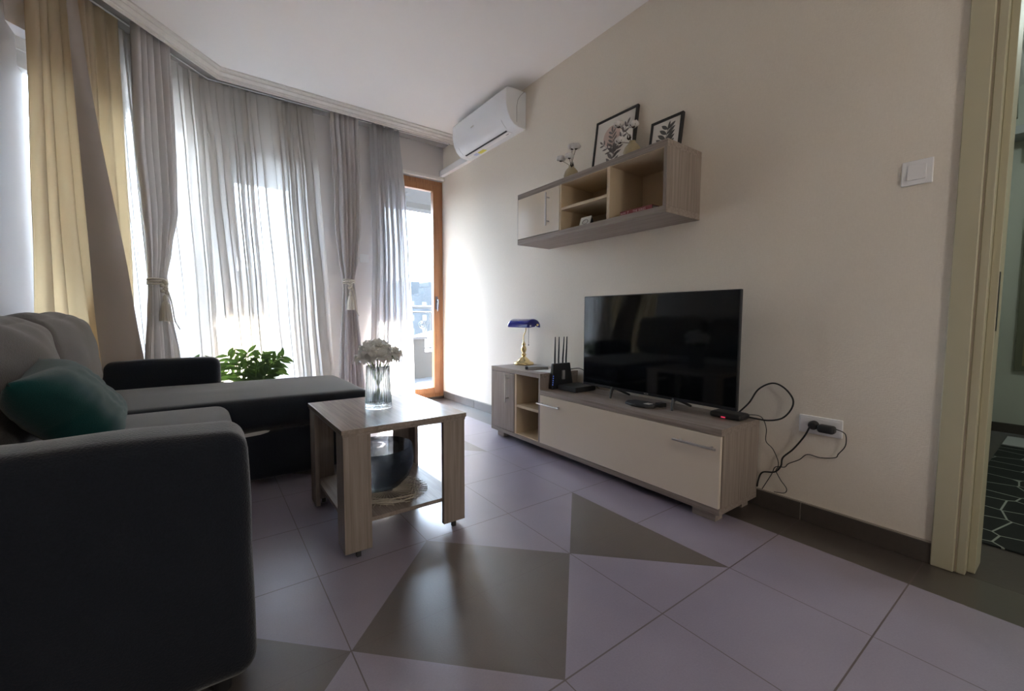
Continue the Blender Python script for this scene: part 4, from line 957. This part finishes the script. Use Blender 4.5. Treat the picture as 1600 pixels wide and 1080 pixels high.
def art1(o, T, w, h):
    mb = MB(); c = (0.025, 0.270); r_ = 0.066; poly = [(c[0]+r_*math.cos(2*math.pi*k/36), c[1]+r_*math.sin(2*math.pi*k/36)) for k in range(36)]
    f_ = [T @ Vector((0.0003, q[0], q[1])) for q in poly]; g_ = [T @ Vector((-0.0001, q[0], q[1])) for q in poly]; m_ = 36
    mb.add(f_+g_, [tuple(range(m_)), tuple(range(m_, 2*m_))[::-1]] + [(k, (k+1) % m_, m_+(k+1) % m_, m_+k) for k in range(m_)]); mb.build('disc', 'print_disc', o)
    mb = MB()
    # three leafy branches rising from one stem ('-y' is right in the room view)
    def branch(x0, z0, x1, z1, n, L, wl, spread=1.0):
        mb.tube([T @ Vector((-0.0004, x0, z0)), T @ Vector((-0.0004, x1, z1))], 0.0011, 4)
        d = Vector((x1-x0, z1-z0)); dn = d.normalized(); pn = Vector((-dn.y, dn.x))
        for k in range(n):
            t = (k+0.6)/n; p = Vector((x0, z0))+d*t; l_ = L*(1-0.35*t)
            for sg in (1, -1):
                e = p + dn*l_*0.72 + pn*sg*l_*0.70*spread; leaf_poly(mb, T, p, e, wl)
        p = Vector((x1, z1)); leaf_poly(mb, T, p, p+dn*L*0.7, wl)
    branch(0.01, 0.02, 0.0, 0.17, 4, 0.082, 0.0105)
    branch(0.0, 0.15, 0.022, 0.290, 5, 0.060, 0.0070)
    branch(0.0, 0.12, -0.090, 0.300, 6, 0.060, 0.0075)
    branch(0.0, 0.15, 0.092, 0.235, 3, 0.052, 0.0060)
    mb.build('leaf_motif', 'print_leaf_light', o)
def art2(o, T, w, h):
    mb = MB(); mb.tube([T @ Vector((-0.0004, 0.01, 0.015)), T @ Vector((-0.0004, -0.015, h-0.035))], 0.0013, 4)
    for k in range(6):
        t = k/6; p = Vector((0.01-0.025*t, 0.035+(h-0.075)*t)); L = 0.080*(1-0.45*t)
        for sg in (1, -1): leaf_poly(mb, T, p, p+Vector((sg*L*0.86, L*0.66)), 0.0125*(1-0.3*t))
    leaf_poly(mb, T, (-0.012, h-0.075), (-0.02, h-0.022), 0.007)
    mb.build('leaf_motif', 'print_leaf', o)
framed('larger black-framed print of leafy branches over a pinkish disc', 1.805, 0.325, 0.395, math.radians(8), art1)
framed('smaller black-framed print of one dark leafy sprig at the shelf end', 1.447, 0.200, 0.242, math.radians(9), art2)
def cotton_vase(label, x, y, stems, seed):
    v = thing('cotton_vase', label, 'vase', (x, y, SZ1), 'little vases with cotton stems')
    MB().lathe([(0.0, 0.001), (0.036, 0.001), (0.046, 0.012), (0.048, 0.030), (0.040, 0.055), (0.026, 0.072), (0.017, 0.080), (0.018, 0.088), (0.013, 0.088), (0.011, 0.078), (0.0, 0.07)], (x, y, SZ1), 28).build('vase_body', 'stoneware', v, smooth=True)
    random.seed(seed)
    for (dx, dy, dz, kind) in stems:
        tip = Vector((x+dx, y+dy, SZ1+dz)); s_ = MB().tube(spline([(x, y, SZ1+0.072), (x+dx*0.35, y+dy*0.3, SZ1+0.07+(dz-0.07)*0.5), tip], 6), 0.0014, 6).build('stem', 'twig', v, smooth=True)
        mb = MB()
        if kind != 'bud':
            for k in range(4):
                a = k*math.pi/2+seed; mb.ball((tip.x+0.012*math.cos(a), tip.y+0.012*math.sin(a), tip.z+0.012), 0.0165, 10, 8, nz=0.25, seed=k+seed)
            mb.ball((tip.x, tip.y, tip.z+0.018), 0.013, 10, 8, nz=0.2, seed=seed); mb.build('boll', 'cotton', v, smooth=True)
        cm = MB()
        for k in range(5):
            a = 2*math.pi*k/5+0.4; r_ = 0.020 if kind != 'bud' else 0.010
            base = tip-Vector((0, 0, 0.006)); mid = tip+Vector((r_*1.0*math.cos(a), r_*1.0*math.sin(a), 0.004)); end = tip+Vector((r_*0.85*math.cos(a), r_*0.85*math.sin(a), 0.022))
            cm.tube([base, mid, end], [0.003, 0.0036, 0.0008], 6)
        cm.build('calyx', 'calyx', v, smooth=True)
cotton_vase('little beige vase with cotton stems at the left of the shelf top', -0.225, 1.990, [(0.0, -0.005, 0.195, 'c'), (-0.01, -0.050, 0.180, 'c'), (-0.03, 0.065, 0.135, 'c'), (-0.03, -0.012, 0.130, 'c'), (-0.04, -0.045, 0.070, 'bud')], 1)
cotton_vase('little beige vase with cotton stems between the two prints', -0.225, 1.520, [(0.01, 0.105, 0.205, 'c'), (0.0, -0.005, 0.165, 'c'), (-0.02, 0.070, 0.100, 'c'), (0.02, 0.04, 0.12, 'bud')], 2)

# ------------------------------------------------------------------ air conditioner
ac = thing('air_conditioner', 'white split air conditioner high on the wall in the corner', 'air conditioner', (-0.1, 3.18, 2.39))
prof = [(-0.0005, 2.394), (-0.075, 2.396), (-0.120, 2.408), (-0.158, 2.440), (-0.185, 2.490), (-0.198, 2.545), (-0.201, 2.60), (-0.196, 2.662), (-0.185, 2.676), (-0.12, 2.682), (-0.0005, 2.682)]
MB().prism(prof, 2.748, 3.612, 'y').build('body', 'ac_plastic', ac, bevel=0.006, seg=3)
# front panel seam, side cap line, louver with slot
MB().box((-0.100, 2.86, 2.3945), (-0.055, 3.53, 2.3970), Matrix.Translation((0, 0, -0.002))).build('louver', 'white_plastic', ac, bevel=0.001)
MB().add([(-0.098, 2.87, 2.3990), (-0.098, 3.53, 2.3990), (-0.110, 3.53, 2.4035), (-0.110, 2.87, 2.4035), (-0.098, 2.87, 2.3975), (-0.098, 3.53, 2.3975), (-0.111, 3.53, 2.4015), (-0.111, 2.87, 2.4015)],
         [(0, 1, 2, 3), (4, 7, 6, 5), (0, 4, 5, 1), (1, 5, 6, 2), (2, 6, 7, 3), (3, 7, 4, 0)]).build('air_slot', 'black_plastic', ac)
MB().tube([(-0.020, 2.747, 2.682), (-0.060, 2.747, 2.640), (-0.085, 2.747, 2.60), (-0.095, 2.747, 2.55), (-0.095, 2.747, 2.43)], 0.0012, 6).build('side_seam', 'dark_metal', ac)
for yy in (2.850, 3.545):
    MB().tube([(q[0]*1.001-0.0008, yy, q[1]-0.0005) for q in prof[2:4]+[(-0.172, 2.462)]], 0.0011, 6).build('panel_seam', 'mat_grey', ac)
MB().add([(-0.070, 3.28, 2.3938), (-0.070, 3.38, 2.3938), (-0.030, 3.38, 2.3932), (-0.030, 3.28, 2.3932), (-0.070, 3.28, 2.3925), (-0.070, 3.38, 2.3925), (-0.030, 3.38, 2.392), (-0.030, 3.28, 2.392)],
         [(0, 1, 2, 3), (4, 7, 6, 5), (0, 4, 5, 1), (1, 5, 6, 2), (2, 6, 7, 3), (3, 7, 4, 0)]).build('yellow_sticker', 'sticker', ac)
MB().box((-0.072, 3.39, 2.3920), (-0.035, 3.45, 2.3935)).build('blue_sticker', 'sticker_blue', ac)
MB().box((-0.077, 2.885, 2.3925), (-0.068, 2.925, 2.3945)).build('badge', 'dark_metal', ac)
MB().box((-0.2022, 3.235, 2.540), (-0.1995, 3.275, 2.550)).build('logo', 'metal', ac)

# ------------------------------------------------------------------ plants
def zz(label, x, y, stems, seed, zb=0.0):
    random.seed(seed)
    p = thing('potted_plant', label, 'plant', (x, y, 0), 'green potted plants by the window')
    MB().lathe([(0.0, 0.0), (0.06, 0.0), (0.078, 0.19), (0.082, 0.20), (0.075, 0.20), (0.073, 0.185), (0.0, 0.183)], (x, y, 0), 28).build('pot', 'pot', p, smooth='auto')
    MB().lathe([(0.0, 0.188), (0.071, 0.186)], (x, y, 0), 20).build('soil', 'soil', p)
    for (dx, dy, dz, bend) in stems:
        base = Vector((x+dx*0.12, y+dy*0.12, 0.185)); tip = Vector((x+dx, y+dy, dz)); mid = base.lerp(tip, 0.55)+Vector((-dx*0.25*bend, -dy*0.25*bend, 0.07*bend))
        pts = spline([base, mid, tip], 8)
        s_ = MB().tube(pts, [0.0058-0.0042*(i/(len(pts)-1)) for i in range(len(pts))], 7).build('stem', 'stem_green', p, smooth=True)
        mb = MB(); n_ = len(pts)
        for i in range(4, n_, 2):
            t = (pts[min(i+1, n_-1)]-pts[i-1]).normalized(); side = t.cross(Vector((random.uniform(-.3, .3), -1, 0.15))).normalized()
            for sg in (-1, 1):
                L = random.uniform(0.105, 0.145)*(1-0.25*(i/n_)); 
                dirv = (t*0.62 + side*sg*0.80 + Vector((0, random.uniform(-0.35, 0.35), random.uniform(-.1, .15)))).normalized(); up = dirv.cross(t).normalized(); wv = up.cross(dirv).normalized()
                nrm_ = (up + wv*random.uniform(-0.6, 0.6)).normalized(); wv = nrm_.cross(dirv).normalized()
                def lf(u_, v_, dirv=dirv, wv=wv, nrm_=nrm_, L=L, o=pts[i]):
                    w = 0.0165*math.sin(math.pi*min(1, u_*0.97+0.03))**0.9*(1.15-0.45*u_)
                    return o + dirv*L*u_ + wv*w*(2*v_-1) + nrm_*(0.006*(2*v_-1)**2 - 0.020*u_*u_) - Vector((0, 0, 0.018*u_*u_))
                mb.grid(lf, 8, 2)
        t = (pts[-1]-pts[-2]).normalized()
        mb.build('leaves', 'leaf_blade', s_, smooth=True)
zz('leafy green potted plant behind the chaise in front of the sheer curtain', -1.85, 3.74,
   [(-0.15, 0.0, 0.60, 0.6), (-0.09, -0.05, 0.56, 0.3), (-0.03, 0.02, 0.62, 0.2), (0.06, -0.02, 0.60, 0.4), (0.12, 0.03, 0.57, 0.7), (0.20, -0.02, 0.58, 1.0), (0.17, 0.02, 0.50, 0.9), (-0.17, 0.03, 0.50, 0.8), (0.02, -0.06, 0.52, 0.2), (0.10, -0.06, 0.48, 0.5)], 3)
zz('small plant whose arching leaves peek over the sofa arm at the left', -2.15, 3.645,
   [(-0.06, -0.01, 0.57, 1.0), (0.07, 0.0, 0.55, 0.8), (0.0, -0.03, 0.50, 0.4)], 14)
